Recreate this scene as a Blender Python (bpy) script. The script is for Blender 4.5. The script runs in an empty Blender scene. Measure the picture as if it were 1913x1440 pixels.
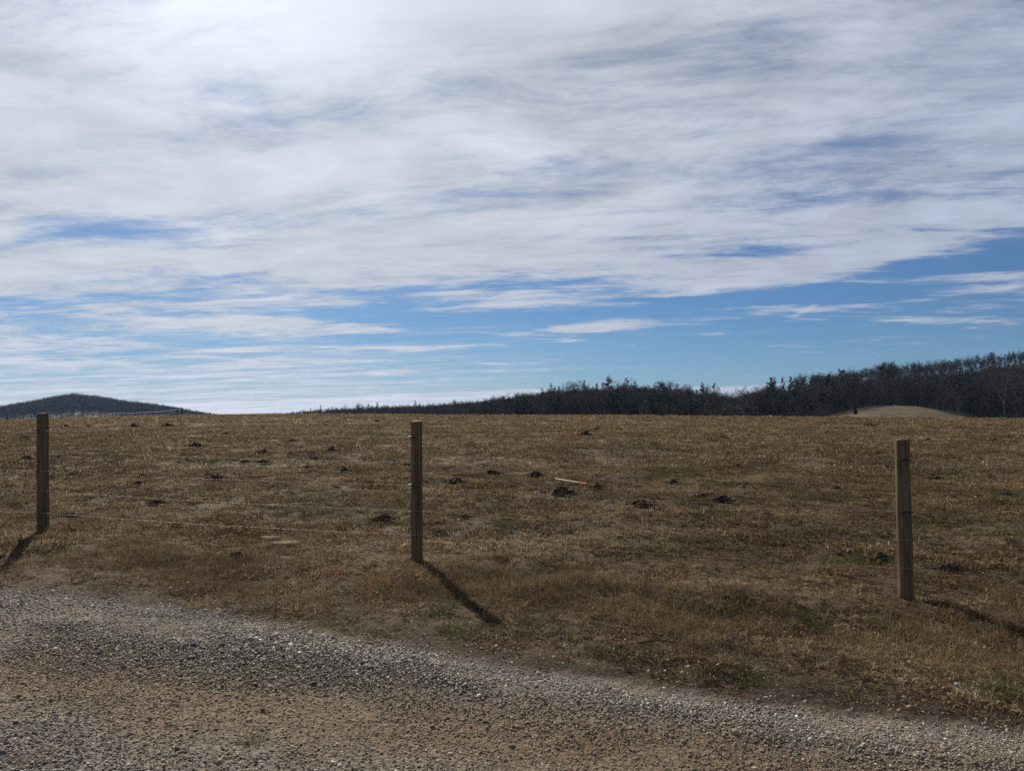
import bpy, math, random
import numpy as np
from mathutils import Vector

R = math.radians
S = bpy.context.scene
COL = S.collection

# ------------------------------------------------------------------ camera
EYE = 1.6                       # eye height in metres above the zero of the terrain
FPX, CX, CY = 1438.0, 956.5, 720.0
PITCH = math.atan(70.0 / FPX)
cam_d = bpy.data.cameras.new('camera')
cam_d.sensor_width = 36.0
cam_d.lens = 36.0 * FPX / 1913.0
cam_d.clip_start, cam_d.clip_end = 0.05, 20000
cam = bpy.data.objects.new('camera', cam_d)
cam.location = (0, 0, EYE)
cam.rotation_euler = (math.pi / 2 + PITCH, 0, 0)
COL.objects.link(cam)
S.camera = cam

# ------------------------------------------------------------------ sun
SUN_AZ, SUN_EL = R(-23.0), R(35.0)      # azimuth from +Y, negative = to the left
sun_dir = Vector((math.sin(SUN_AZ) * math.cos(SUN_EL), math.cos(SUN_AZ) * math.cos(SUN_EL), math.sin(SUN_EL)))
sd = bpy.data.lights.new('sun', 'SUN')
sd.energy = 5.0
sd.angle = R(0.7)
sd.color = (1.0, 0.87, 0.68)
sun = bpy.data.objects.new('sun', sd)
sun.rotation_euler = sun_dir.to_track_quat('Z', 'Y').to_euler()
COL.objects.link(sun)

S.view_settings.view_transform = 'Standard'
S.view_settings.look = 'None'
S.view_settings.gamma = 1.0
S.view_settings.exposure = 0.6
S.cycles.max_bounces = 6
S.cycles.diffuse_bounces = 2
S.cycles.glossy_bounces = 2
S.cycles.transmission_bounces = 3
S.cycles.transparent_max_bounces = 6
S.cycles.volume_bounces = 0
S.cycles.use_denoising = False
S.cycles.use_adaptive_sampling = False


# ------------------------------------------------------------------ node expressions
class Ex:
    """A float socket that can be written into formulas."""
    def __init__(self, nt, sock):
        self.nt, self.s = nt, sock

    def _m(self, op, *args, clamp=False):
        n = self.nt.nodes.new('ShaderNodeMath')
        n.operation = op
        n.use_clamp = clamp
        for i, a in enumerate(args):
            if isinstance(a, Ex):
                self.nt.links.new(a.s, n.inputs[i])
            else:
                n.inputs[i].default_value = float(a)
        return Ex(self.nt, n.outputs[0])

    def __add__(self, o): return self._m('ADD', self, o)
    __radd__ = __add__
    def __sub__(self, o): return self._m('SUBTRACT', self, o)
    def __rsub__(self, o): return self._m('SUBTRACT', o, self)
    def __mul__(self, o): return self._m('MULTIPLY', self, o)
    __rmul__ = __mul__
    def __truediv__(self, o): return self._m('DIVIDE', self, o)
    def __rtruediv__(self, o): return self._m('DIVIDE', o, self)
    def __neg__(self): return self._m('MULTIPLY', self, -1.0)
    def pow(self, e): return self._m('POWER', self, e)
    def exp(self): return self._m('EXPONENT', self)
    def sqrt(self): return self._m('SQRT', self)
    def max(self, o): return self._m('MAXIMUM', self, o)
    def min(self, o): return self._m('MINIMUM', self, o)
    def clamp(self): return self._m('ADD', self, 0.0, clamp=True)
    def tanh(self): return self._m('TANH', self)
    def atan2(self, o): return self._m('ARCTAN2', self, o)

    def smooth(self, a, b, lo=0.0, hi=1.0):
        n = self.nt.nodes.new('ShaderNodeMapRange')
        n.interpolation_type = 'SMOOTHSTEP'
        self.nt.links.new(self.s, n.inputs['Value'])
        n.inputs['From Min'].default_value = a
        n.inputs['From Max'].default_value = b
        n.inputs['To Min'].default_value = lo
        n.inputs['To Max'].default_value = hi
        return Ex(self.nt, n.outputs['Result'])


def sep(nt, sock):
    n = nt.nodes.new('ShaderNodeSeparateXYZ')
    nt.links.new(sock, n.inputs[0])
    return [Ex(nt, o) for o in n.outputs]


def comb(nt, x, y, z):
    n = nt.nodes.new('ShaderNodeCombineXYZ')
    for i, a in enumerate((x, y, z)):
        if isinstance(a, Ex):
            nt.links.new(a.s, n.inputs[i])
        else:
            n.inputs[i].default_value = a
    return n.outputs[0]


def noise(nt, vec, scale=1.0, detail=4.0, rough=0.55, dist=0.0, lac=2.0):
    n = nt.nodes.new('ShaderNodeTexNoise')
    n.inputs['Scale'].default_value = scale
    n.inputs['Detail'].default_value = detail
    n.inputs['Roughness'].default_value = rough
    n.inputs['Lacunarity'].default_value = lac
    n.inputs['Distortion'].default_value = dist
    if vec is not None:
        nt.links.new(vec, n.inputs['Vector'])
    return Ex(nt, n.outputs['Fac'])


def mixc(nt, fac, a, b, mode='MIX'):
    n = nt.nodes.new('ShaderNodeMix')
    n.data_type = 'RGBA'
    n.blend_type = mode
    for k, v in ((0, fac), (6, a), (7, b)):
        if isinstance(v, Ex):
            nt.links.new(v.s, n.inputs[k])
        elif hasattr(v, 'is_linked'):
            nt.links.new(v, n.inputs[k])
        elif k == 0:
            n.inputs[k].default_value = v
        else:
            n.inputs[k].default_value = (*v, 1.0)
    return n.outputs[2]


def curve1(nt, x, pts, lo, hi):
    """piecewise curve of x through pts [(x, y)], y in lo..hi"""
    x0, x1 = pts[0][0], pts[-1][0]
    mr = nt.nodes.new('ShaderNodeMapRange')
    mr.clamp = True
    nt.links.new(x.s, mr.inputs['Value'])
    mr.inputs['From Min'].default_value = x0
    mr.inputs['From Max'].default_value = x1
    cr = nt.nodes.new('ShaderNodeValToRGB')
    cr.color_ramp.interpolation = 'LINEAR'
    el = cr.color_ramp.elements
    while len(el) < len(pts):
        el.new(0.5)
    for e, (px, py) in zip(el, pts):
        e.position = (px - x0) / (x1 - x0)
        v = (py - lo) / (hi - lo)
        e.color = (v, v, v, 1)
    nt.links.new(mr.outputs[0], cr.inputs[0])
    return Ex(nt, cr.outputs[0]) * (hi - lo) + lo


def ray(px, py):
    """direction of a picture point: slopes (x/y, z/y)"""
    u, v = (px - CX) / FPX, (CY - py) / FPX
    f = math.cos(PITCH) - v * math.sin(PITCH)
    return u / f, (math.sin(PITCH) + v * math.cos(PITCH)) / f


def azel(px, py):
    a, b = ray(px, py)
    return math.atan(a), b / math.hypot(1.0, a)


# ------------------------------------------------------------------ world: clear sky under sheets of cirrus
world = bpy.data.worlds.new('World')
S.world = world
world.use_nodes = True
wt = world.node_tree
wt.nodes.clear()
w_out = wt.nodes.new('ShaderNodeOutputWorld')
bg = wt.nodes.new('ShaderNodeBackground')
bg.inputs['Strength'].default_value = 0.066
wt.links.new(bg.outputs[0], w_out.inputs['Surface'])
sky = wt.nodes.new('ShaderNodeTexSky')
sky.sky_type = 'NISHITA'
sky.sun_disc = False
sky.sun_elevation = SUN_EL
sky.sun_rotation = SUN_AZ
sky.altitude = 300
sky.air_density = 1.0
sky.dust_density = 0.3
sky.ozone_density = 2.0
tc = wt.nodes.new('ShaderNodeTexCoord')
dx, dy, dz = sep(wt, tc.outputs['Generated'])
hyp = (dx * dx + dy * dy).sqrt()
az = dx.atan2(dy)
ze = dz / hyp.max(0.02)
k = 1.0 / (dz.max(0.0) + 0.055)
cu, cv = dx * k, dy * k                      # on the flat cloud layer
# drifting warp so that nothing is straight
w1 = noise(wt, comb(wt, cu * 0.55, cv * 0.9, 3.1), 1.0, 3, 0.5) - 0.5
w2 = noise(wt, comb(wt, cu * 0.55, cv * 0.9, 9.7), 1.0, 3, 0.5) - 0.5
uu, vv = cu + w1 * 0.9, cv + w2 * 0.55
ca, sa = math.cos(R(10)), math.sin(R(10))
ru, rv = uu * ca - vv * sa, uu * sa + vv * ca
n_big = noise(wt, comb(wt, uu * 0.75, vv * 1.05, 0.0), 1.0, 9, 0.60)
n_str = noise(wt, comb(wt, ru * 0.8, rv * 2.7, 4.2), 1.0, 9, 0.64)
n_fine = noise(wt, comb(wt, ru * 4.2, rv * 9.0, 7.7), 1.0, 7, 0.70)
n_puff = noise(wt, comb(wt, uu * 2.4, vv * 3.0, 1.9), 1.0, 8, 0.58)

# lower edge of the big sheet and its thinning to the right
edge_pts = [(-700, 690), (0, 672), (350, 676), (600, 662), (820, 636), (1000, 606), (1250, 578), (1480, 560), (1700, 530), (1913, 500), (2600, 450)]
zedge = curve1(wt, az, [(azel(x, y)[0], azel(x, y)[1]) for x, y in edge_pts], 0.0, 0.5)
above = (ze - zedge + (n_str - 0.5) * 0.16 + (n_big - 0.5) * 0.09 + (n_fine - 0.5) * 0.05) / 0.065                 # about 1 at 55 mrad above the edge
dens = above.smooth(-2.3, 2.2, -0.60, 0.62)
dens = dens + (n_str - 0.5) * ze.smooth(0.2, 0.45, 2.3, 1.1) + (n_big - 0.5) * 1.5 + (n_puff - 0.5) * 0.5 + (n_fine - 0.5) * ze.smooth(0.15, 0.4, 1.0, 1.0)

# broad gaps and thicker places of the sheet: (x, y, half width, half height, tilt in degrees, amount)
blobs = [
    (200, 430, 210, 30, 3, -0.8), (60, 395, 90, 22, 30, 0.25), (700, 578, 330, 11, 5, -0.55), (1010, 600, 200, 12, 4, -0.3),
    (1060, 305, 130, 26, -4, -0.34), (1560, 275, 290, 24, 7, -0.24), (1300, 392, 330, 13, -1, -0.34), (1860, 372, 160, 14, 5, -0.22),
    (960, 365, 110, 10, 0, -0.3), (1760, 492, 230, 22, 6, -0.55), (1500, 505, 260, 16, 3, 0.35), (900, 480, 500, 45, 0, 0.35),
    (560, 612, 330, 11, -2, 0.45), (40, 566, 90, 8, 0, -0.4), (330, 630, 260, 10, 0, -0.25), (1500, 480, 330, 30, 4, 0.3),
    (1850, 600, 120, 20, -3, 0.52), (1110, 612, 90, 11, 4, 0.62), (1750, 552, 190, 5, 4, 0.42), (1507, 578, 30, 4, 28, 0.50),
    (170, 672, 260, 30, 0, 0.30), (500, 684, 210, 12, 0, 0.36), (730, 692, 170, 10, 4, 0.52), (935, 688, 60, 8, -6, 0.52),
    (690, 650, 70, 5, 2, 0.45), (1270, 644, 110, 4, 4, 0.25), (1610, 638, 60, 3, -1, 0.3), (1690, 470, 60, 7, 18, 0.35),
    (200, 735, 330, 14, 0, 0.36), (1250, 20, 130, 25, 5, -0.15),
]
bw1 = (noise(wt, comb(wt, cu * 0.9, cv * 1.6, 21.0), 1.0, 4, 0.6) - 0.5) * 0.07
bw2 = (noise(wt, comb(wt, ru * 0.8, rv * 3.0, 31.0), 1.0, 6, 0.65) - 0.5) * 0.032
gap = None
for (bx, by, hw, hh, tilt, amt) in blobs:
    a0, z0 = azel(bx, by)
    soft = 0.12 if tilt > 15 else 1.0            # a short contrail keeps its straight line
    ax = az - a0 + bw1 * soft
    zx = ze - z0 + bw2 * soft
    c_, s_ = math.cos(R(tilt)), math.sin(R(tilt))
    if tilt:
        ax, zx = ax * c_ + zx * s_, zx * c_ - ax * s_
    g = ((ax * ax) * (-(FPX / hw) ** 2) + (zx * zx) * (-(FPX / hh) ** 2)).exp()
    dens = dens + g * amt
    if amt < 0:
        gap = g * (-0.9 * amt) if gap is None else gap + g * (-0.9 * amt)
dens = dens - az.smooth(-0.05, 0.6, 0.0, 0.07) * ze.smooth(0.2, 0.35)
sheet = above.smooth(-0.2, 2.6)
cover = 1.0 - (1.0 - dens.smooth(-0.08, 0.74)) * (1.0 - sheet * (0.54 + (n_big - 0.5) * 0.9 + (n_fine - 0.5) * 0.5) * (1.0 - gap.min(0.75)))
# thin veil and streaks just above the skyline
low = ze.smooth(0.005, 0.16, 1.0, 0.0)
veil = (n_str + n_fine * 0.35).smooth(0.44, 0.74) * low * az.smooth(-0.40, 0.25, 1.0, 0.12)
# the far cloud bank with its clean upper edge
bank_pts = [(-900, 764), (0, 760), (260, 753), (500, 747), (700, 736), (960, 725), (1200, 722), (1330, 722), (1420, 716), (1600, 722), (2600, 735)]
zb = curve1(wt, az, [azel(x, y) for x, y in bank_pts], 0.0, 0.1)
bank = (zb - ze + (noise(wt, comb(wt, az * 22.0, ze * 60.0, 5.0), 1.0, 4, 0.6) - 0.5) * 0.006).smooth(-0.0015, 0.0035) * 0.8
opac = 1.0 - (1.0 - cover * 0.97) * (1.0 - veil * 0.92) * (1.0 - bank)

# how bright the ice cloud is: forward scattering round the sun
cs = (dx * sun_dir.x + dy * sun_dir.y + dz * sun_dir.z).max(0.0)
lum = cs.pow(4.0) * 0.26 + cs.pow(45.0) * 0.42 + 0.45
shade = (n_puff - 0.5) * 1.2 + (n_big - 0.5) * 0.5 + (n_str - 0.5) * 0.8 + (n_fine - 0.5) * 0.7
lum = lum * (1.0 + shade * (ze.smooth(0.12, 0.36, 0.42, 0.66)) * cs.smooth(0.88, 1.0, 1.0, 0.35))
lum = lum + bank * 0.10 + veil * 0.10
for (bx, by, hw, hh, amt) in [(200, 238, 95, 26, 0.12), (440, 255, 75, 34, 0.14), (600, 212, 90, 40, 0.12), (345, 295, 50, 22, 0.08), (1000, 120, 120, 30, 0.10), (60, 120, 110, 30, 0.12), (950, 60, 200, 30, 0.10)]:
    a0, z0 = azel(bx, by)
    ax, zx = az - a0 + bw1 * 1.2, ze - z0 + bw2 * 2.0
    lum = lum * (1.0 - ((ax * ax) * (-(FPX / hw) ** 2) + (zx * zx) * (-(FPX / hh) ** 2)).exp() * amt)
cloud_c = wt.nodes.new('ShaderNodeVectorMath')
cloud_c.operation = 'SCALE'
wt.links.new(mixc(wt, cs.smooth(0.55, 0.97), (0.86, 0.97, 1.20), (0.92, 0.98, 1.09)), cloud_c.inputs[0])
wt.links.new((lum * 10.0).s, cloud_c.inputs['Scale'])
clear_c = mixc(wt, 1.0, sky.outputs[0], (0.28, 0.43, 0.62), 'MULTIPLY')
wt.links.new(mixc(wt, opac, clear_c, cloud_c.outputs[0]), bg.inputs['Color'])
world.cycles.sampling_method = 'MANUAL'
world.cycles.sample_map_resolution = 512

# ------------------------------------------------------------------ terrain
def _h(ix, iy, seed):
    n = (ix.astype(np.int64) * 374761393 + iy.astype(np.int64) * 668265263 + seed * 2147483647) & 0xFFFFFFFF
    n = ((n ^ (n >> 13)) * 1274126177) & 0xFFFFFFFF
    n = n ^ (n >> 16)
    return (n & 0xFFFF) / 65535.0


def vnoise(x, y, seed=0):
    x, y = np.asarray(x, float), np.asarray(y, float)
    ix, iy = np.floor(x), np.floor(y)
    fx, fy = x - ix, y - iy
    fx, fy = fx * fx * (3 - 2 * fx), fy * fy * (3 - 2 * fy)
    a, b = _h(ix, iy, seed), _h(ix + 1, iy, seed)
    c, d = _h(ix, iy + 1, seed), _h(ix + 1, iy + 1, seed)
    return (a + (b - a) * fx) * (1 - fy) + (c + (d - c) * fx) * fy


def fbm(x, y, octv=4, seed=0, gain=0.5):
    t, amp, tot = 0.0, 1.0, 0.0
    for i in range(octv):
        t = t + amp * vnoise(x * 2 ** i + 17.3 * i, y * 2 ** i - 9.1 * i, seed + i)
        tot += amp
        amp *= gain
    return t / tot


def sst(a, b, x):
    t = np.clip((x - a) / (b - a), 0, 1)
    return t * t * (3 - 2 * t)


NX, NY = 0.224, 0.9746            # across the fence line
FENCE_P = 6.93                    # the fence stands this far from the eye


def sp(x, y):
    return NY * x - NX * y, NX * x + NY * y


# the rim of the field: how high it stands against the eye level, by direction (tan of azimuth -> slope)
RIM = [(-400, 790), (0, 786), (100, 784), (250, 779), (400, 776), (520, 775), (700, 775), (960, 777), (1200, 778), (1440, 779.5), (1700, 782), (1913, 784.5), (2300, 788)]
RIM_T = np.array([ray(a, b)[0] for a, b in RIM])
RIM_M = np.array([ray(a, b)[1] for a, b in RIM])
CURV = 0.000224

# hills behind: (picture column, depth at the foot, depth at the crest, height of the crest above the eye)
HILL = [(430, 900, 1000, -3), (520, 830, 940, -2), (700, 580, 690, -0.5), (850, 450, 560, 0), (960, 350, 460, 2), (1060, 320, 430, 7), (1200, 315, 430, 9),
        (1300, 315, 430, 7), (1360, 315, 430, 5), (1440, 320, 430, 8), (1500, 330, 430, 12), (1600, 320, 440, 18), (1700, 300, 470, 25), (1770, 275, 490, 29.5),
        (1835, 270, 510, 35), (1913, 265, 540, 42), (2100, 260, 560, 50), (2500, 260, 560, 52)]
HT = np.array([(a - CX) / FPX for a, *_ in HILL])
HF, HC, HZ = (np.array([h[i] for h in HILL], float) for i in (1, 2, 3))
# the small pasture knoll in front of the right-hand wood: crest row by column
KN = [(1490, 788), (1535, 779), (1570, 769), (1605, 761), (1640, 756), (1670, 754.5), (1705, 756), (1750, 763), (1795, 772), (1840, 782), (1870, 779), (1913, 777), (2000, 778), (2100, 783)]
KT = np.array([(a - CX) / FPX for a, _ in KN])
KM = np.array([ray(a, b)[1] for a, b in KN])
KY = 285.0
# the far blue hill on the left
LH = [(-1100, 797), (-800, 794), (-500, 790), (-300, 788), (-120, 785), (0, 778), (60, 768), (100, 760), (135, 755), (180, 760), (240, 770), (300, 777), (350, 782), (395, 788), (440, 793), (520, 796)]
LT = np.array([(a - CX) / FPX for a, _ in LH])
LM = np.array([ray(a, b)[1] for a, b in LH])
LY = 1300.0


def height(x, y):
    """terrain height (world z)"""
    x, y = np.asarray(x, float), np.asarray(y, float)
    s, p = sp(x, y)
    pc = np.maximum(p, 0.5)
    sx = np.where(p > FENCE_P, FENCE_P * s / pc, s)
    zf = -1.385 - 0.39 * np.tanh(sx / 12.0)
    # road side
    pr = np.minimum(p, FENCE_P)
    z_near = zf - 0.040 * (FENCE_P - np.maximum(pr, -2.0))
    ditch = 0.055 * sst(-1.5, 1.5, sx) + 0.02
    z_near = z_near - ditch * np.exp(-((p - 5.75) / 0.42) ** 2) + 0.03 * np.exp(-((p - 6.5) / 0.35) ** 2)
    z_near = z_near + (0.035 + 0.035 * (vnoise(s * 1.1, p * 1.3, 5) - 0.5)) * np.exp(-((p - lane_edge(sx) + 0.33) / 0.26) ** 2) - 0.03 * np.exp(-((p - 3.55) / 0.35) ** 2)
    # field
    q = np.maximum(p - FENCE_P, 0.0)
    t = np.clip(np.where(y > 1, x / np.maximum(y, 1.0), np.sign(x) * 3), -0.95, 0.95)
    kap = 1.0 / (NX * t + NY)
    m = np.interp(t, RIM_T, RIM_M) * kap
    b = m + np.sqrt(4 * CURV * np.maximum(m * FENCE_P - zf, 0.05))
    q1 = np.minimum(q, 150.0)
    z_f = b * q1 - CURV * q1 * q1
    sl = b - 2 * CURV * 150.0
    z_f = z_f + np.where(q > 150.0, sl * 80.0 * (1 - np.exp(-(q - q1) / 80.0)), 0.0)
    z = z_near + z_f
    # far ground
    tt = np.clip(np.where(y > 50, x / np.maximum(y, 50.0), 3.0 * np.sign(x)), HT[0] - 0.2, HT[-1])
    foot, crest, zc = (np.interp(tt, HT, a) for a in (HF, HC, HZ))
    far = sst(foot, crest, y) * (1 - 0.6 * sst(crest + 40, crest + 400, y))
    wid = np.where(tt < HT[0], sst(HT[0] - 0.15, HT[0], tt), 1.0)
    z = z + np.where(y > 100, far * wid * np.maximum(zc + 1.5, 0), 0)
    tk = np.clip(np.where(y > 50, x / np.maximum(y, 50.0), 3.0 * np.sign(x)), KT[0] - 0.1, KT[-1] + 0.1)
    kh = np.interp(tk, KT, KM) * KY + 1.6
    kh = np.maximum(kh, 0) * sst(KT[0] - 0.02, KT[0] + 0.02, tk) * (1 - sst(KT[-1], KT[-1] + 0.1, tk))
    kprof = np.where(y < KY, sst(KY - 95, KY, y), 1 - 0.35 * sst(KY, KY + 60, y))
    kprof = kprof * (1 - sst(KY + 60, KY + 160, y))
    z = np.where(y > 100, np.maximum(z, z * 0 + np.minimum(z, -0.6) + kh * kprof), z)
    tl = np.clip(np.where(y > 200, x / np.maximum(y, 200.0), 3.0), LT[0], 3.0)
    lh = np.interp(tl, LT, LM, right=LM[-1]) * LY + 3.0
    lh = np.maximum(lh, 0) * sst(800, LY, y) * (1 - 0.7 * sst(LY + 60, LY + 500, y))
    z = z + np.where(y > 400, lh, 0)
    # unevenness
    r = np.hypot(x, y)
    turf = sst(-0.05, 0.5, p - lane_edge(sx))
    z = z + turf * (0.085 * (fbm(x * 2.6, y * 2.6, 3, 11) - 0.5) + 0.10 * (fbm(x * 0.45, y * 0.45, 3, 3) - 0.5)) * sst(150, 60, r)
    z = z + (1 - turf) * (0.014 * (fbm(x * 5, y * 5, 3, 23) - 0.5) + 0.03 * (fbm(x * 1.2, y * 1.2, 2, 29) - 0.5)) * sst(60, 20, r)
    z = z + sst(170, 210, y) * (1 - sst(400, 600, y)) * 1.1 * (fbm(x * 0.045, y * 0.03, 4, 47) - 0.5)
    z = z + sst(30, 90, r) * 0.20 * (fbm(x * 0.12, y * 0.12, 3, 41) - 0.5)
    return z + EYE


def lane_edge(s):
    """distance from the eye line at which the gravel gives way to turf"""
    return 4.28 + 0.32 * (1 - np.tanh((s + 1.7) / 1.5))


def knoll_edge(px):
    """depth at which the wood begins behind the pasture knoll"""
    return np.interp(px, [1530, 1600, 1660, 1700, 1740, 1790], [KY - 34, KY - 22, KY - 10, KY - 2, KY - 8, 252])


def hz(x, y):
    return float(height(np.array([x]), np.array([y]))[0])


def ground_at(px, py, far=260.0):
    """where the line of sight through a picture point meets the ground"""
    a, b = ray(px, py)
    ys = np.concatenate([np.arange(2.5, 30, 0.02), np.arange(30, far, 0.2)])
    d = EYE + b * ys - height(a * ys, ys)
    i = np.argmax(d < 0)
    yy = ys[i] if d[i] < 0 else 75.0
    return float(a * yy), float(yy), hz(a * yy, yy)


def link(o, parent=None):
    COL.objects.link(o)
    if parent is not None:
        o.parent = parent
    return o


def mesh_obj(name, verts, faces, mat=None, parent=None, smooth=False, attrs=None, linked=True):
    me = bpy.data.meshes.new(name)
    verts = np.asarray(verts, np.float32).reshape(-1, 3)
    if isinstance(faces, np.ndarray):
        nf, k_ = faces.shape
        me.vertices.add(len(verts))
        me.vertices.foreach_set('co', verts.ravel())
        me.loops.add(nf * k_)
        me.loops.foreach_set('vertex_index', faces.astype(np.int32).ravel())
        me.polygons.add(nf)
        me.polygons.foreach_set('loop_start', np.arange(0, nf * k_, k_, dtype=np.int32))
        me.update(calc_edges=True)
        me.validate()
    else:
        me.from_pydata(verts.tolist(), [], faces)
        me.update()
    if smooth:
        me.polygons.foreach_set('use_smooth', np.ones(len(me.polygons), bool))
    for nm, arr in (attrs or {}).items():
        at = me.attributes.new(nm, 'FLOAT', 'POINT')
        at.data.foreach_set('value', np.asarray(arr, np.float32))
    if mat is not None:
        me.materials.append(mat)
    o = bpy.data.objects.new(name, me)
    if linked:
        link(o, parent)
    return o


def tag(o, label=None, cat=None, group=None, kind=None):
    for k_, v in (('label', label), ('category', cat), ('group', group), ('kind', kind)):
        if v:
            o[k_] = v
    return o


def empty(name, loc):
    o = bpy.data.objects.new(name, None)
    o.location = loc
    o.empty_display_size = 0.2
    COL.objects.link(o)
    return o


# ------------------------------------------------------------------ materials
def new_mat(name):
    m = bpy.data.materials.new(name)
    m.use_nodes = True
    nt = m.node_tree
    nt.nodes.clear()
    out = nt.nodes.new('ShaderNodeOutputMaterial')
    b = nt.nodes.new('ShaderNodeBsdfPrincipled')
    b.inputs['Roughness'].default_value = 0.9
    b.inputs['Specular IOR Level'].default_value = 0.15
    nt.links.new(b.outputs[0], out.inputs['Surface'])
    return m, nt, b, out


def pos(nt):
    g = nt.nodes.new('ShaderNodeNewGeometry')
    return g.outputs['Position']


def bump(nt, b, h, strength=0.5, dist=0.02):
    n = nt.nodes.new('ShaderNodeBump')
    n.inputs['Strength'].default_value = strength
    n.inputs['Distance'].default_value = dist
    nt.links.new(h.s, n.inputs['Height'])
    nt.links.new(n.outputs[0], b.inputs['Normal'])


def meadow_patches(nt):
    """how green, how pale and how red the turf is at a place (its own colours, the same for soil and blades)"""
    p_ = pos(nt)
    x, y, z = sep(nt, p_)
    far = comb(nt, x * 0.22, y * 0.34, 0.0)
    mid = comb(nt, x * 1.3, y * 1.6, 4.0)
    green = (noise(nt, far, 1.0, 5, 0.62) * 0.75 + noise(nt, mid, 1.0, 3, 0.6) * 0.25).smooth(0.50, 0.68)
    pale = (noise(nt, comb(nt, x * 0.5, y * 0.8, 12.0), 1.0, 5, 0.65)).smooth(0.42, 0.66)
    # the upper and right-hand part of the field is paler straw
    pale = pale * 0.75 + (y + x * 0.5).smooth(8.0, 40.0, 0.0, 0.45)
    red = noise(nt, comb(nt, x * 0.09, y * 0.13, 31.0), 1.0, 4, 0.55).smooth(0.48, 0.68)
    return x, y, z, green, pale, red


def make_turf_mat():
    m, nt, b, _ = new_mat('turf_soil')
    x, y, z, green, pale, red = meadow_patches(nt)
    p_ = pos(nt)
    sx, pp = x * NY - y * NX, x * NX + y * NY
    fine = noise(nt, p_, 9.0, 6, 0.7)
    mid = noise(nt, comb(nt, x * 0.9, y * 1.4, 0.0), 1.0, 6, 0.68)
    dist = (x * x + y * y).sqrt()
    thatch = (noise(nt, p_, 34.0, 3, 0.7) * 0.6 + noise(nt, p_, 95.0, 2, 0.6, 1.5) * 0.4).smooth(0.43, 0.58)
    c = mixc(nt, fine.smooth(0.30, 0.58) * thatch, (0.008, 0.005, 0.003), (0.105, 0.070, 0.036))  # thatch brown; the near-black gaps are thatch shade put into the colour
    c = mixc(nt, pale * (thatch * 0.9 + 0.1) * 0.5, c, (0.15, 0.108, 0.058))
    c = mixc(nt, red * 0.2, c, (0.11, 0.064, 0.033))
    c = mixc(nt, green * 0.55, c, (0.062, 0.062, 0.024))
    c = mixc(nt, mid.smooth(0.56, 0.74) * 0.6, c, (0.045, 0.033, 0.020))
    # far pasture is even straw
    c = mixc(nt, dist.smooth(150, 230), c, mixc(nt, noise(nt, comb(nt, x * 0.25, y * 0.12, 2.0), 1.0, 6, 0.7).smooth(0.35, 0.65), (0.028, 0.020, 0.011), (0.080, 0.056, 0.030)))
    # woodland floor under the trees
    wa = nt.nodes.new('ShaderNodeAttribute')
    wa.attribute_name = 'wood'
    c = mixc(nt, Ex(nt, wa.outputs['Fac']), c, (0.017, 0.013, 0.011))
    # road bed: grey fines, tan and rust clay along the wheel track
    wob = (noise(nt, p_, 0.9, 4, 0.6) - 0.5) * 0.6
    pw = pp + wob
    clay = (pw - 3.66) * (pw - 3.66)
    clay = ((clay * -9.0).exp() + noise(nt, p_, 1.7, 4, 0.6).smooth(0.56, 0.70) * 0.55).min(1.0)
    rust = noise(nt, comb(nt, x * 1.5, y * 2.6, 8.0), 1.0, 4, 0.6).smooth(0.55, 0.68)
    vo = nt.nodes.new('ShaderNodeTexVoronoi')
    vo.inputs['Scale'].default_value = 75.0
    nt.links.new(p_, vo.inputs['Vector'])
    grit = Ex(nt, sep(nt, vo.outputs['Color'])[0].s)
    gr = mixc(nt, grit, (0.050, 0.043, 0.036), (0.20, 0.175, 0.145))
    gr = mixc(nt, clay * 0.85, gr, mixc(nt, rust, mixc(nt, grit, (0.066, 0.046, 0.030), (0.19, 0.138, 0.088)), mixc(nt, grit, (0.076, 0.041, 0.022), (0.18, 0.102, 0.055))))
    edge = pp - (4.28 + 0.32 * (1.0 - ((sx + 1.7) / 1.5).tanh())) + (noise(nt, p_, 2.2, 5, 0.65) - 0.5) * 0.7
    dirt = mixc(nt, noise(nt, p_, 40.0, 4, 0.75).smooth(0.45, 0.62), (0.011, 0.007, 0.0045), (0.062, 0.038, 0.023))
    c = mixc(nt, edge.smooth(0.25, 0.60, 1.0, 0.0) * 0.9, c, dirt)
    c = mixc(nt, edge.smooth(-0.06, 0.16, 1.0, 0.0), c, gr)
    nt.links.new(c, b.inputs['Base Color'])
    bump(nt, b, noise(nt, p_, 22.0, 5, 0.75) + noise(nt, p_, 3.5, 5, 0.65) * 2.5, 0.9, 0.035)
    return m


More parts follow.
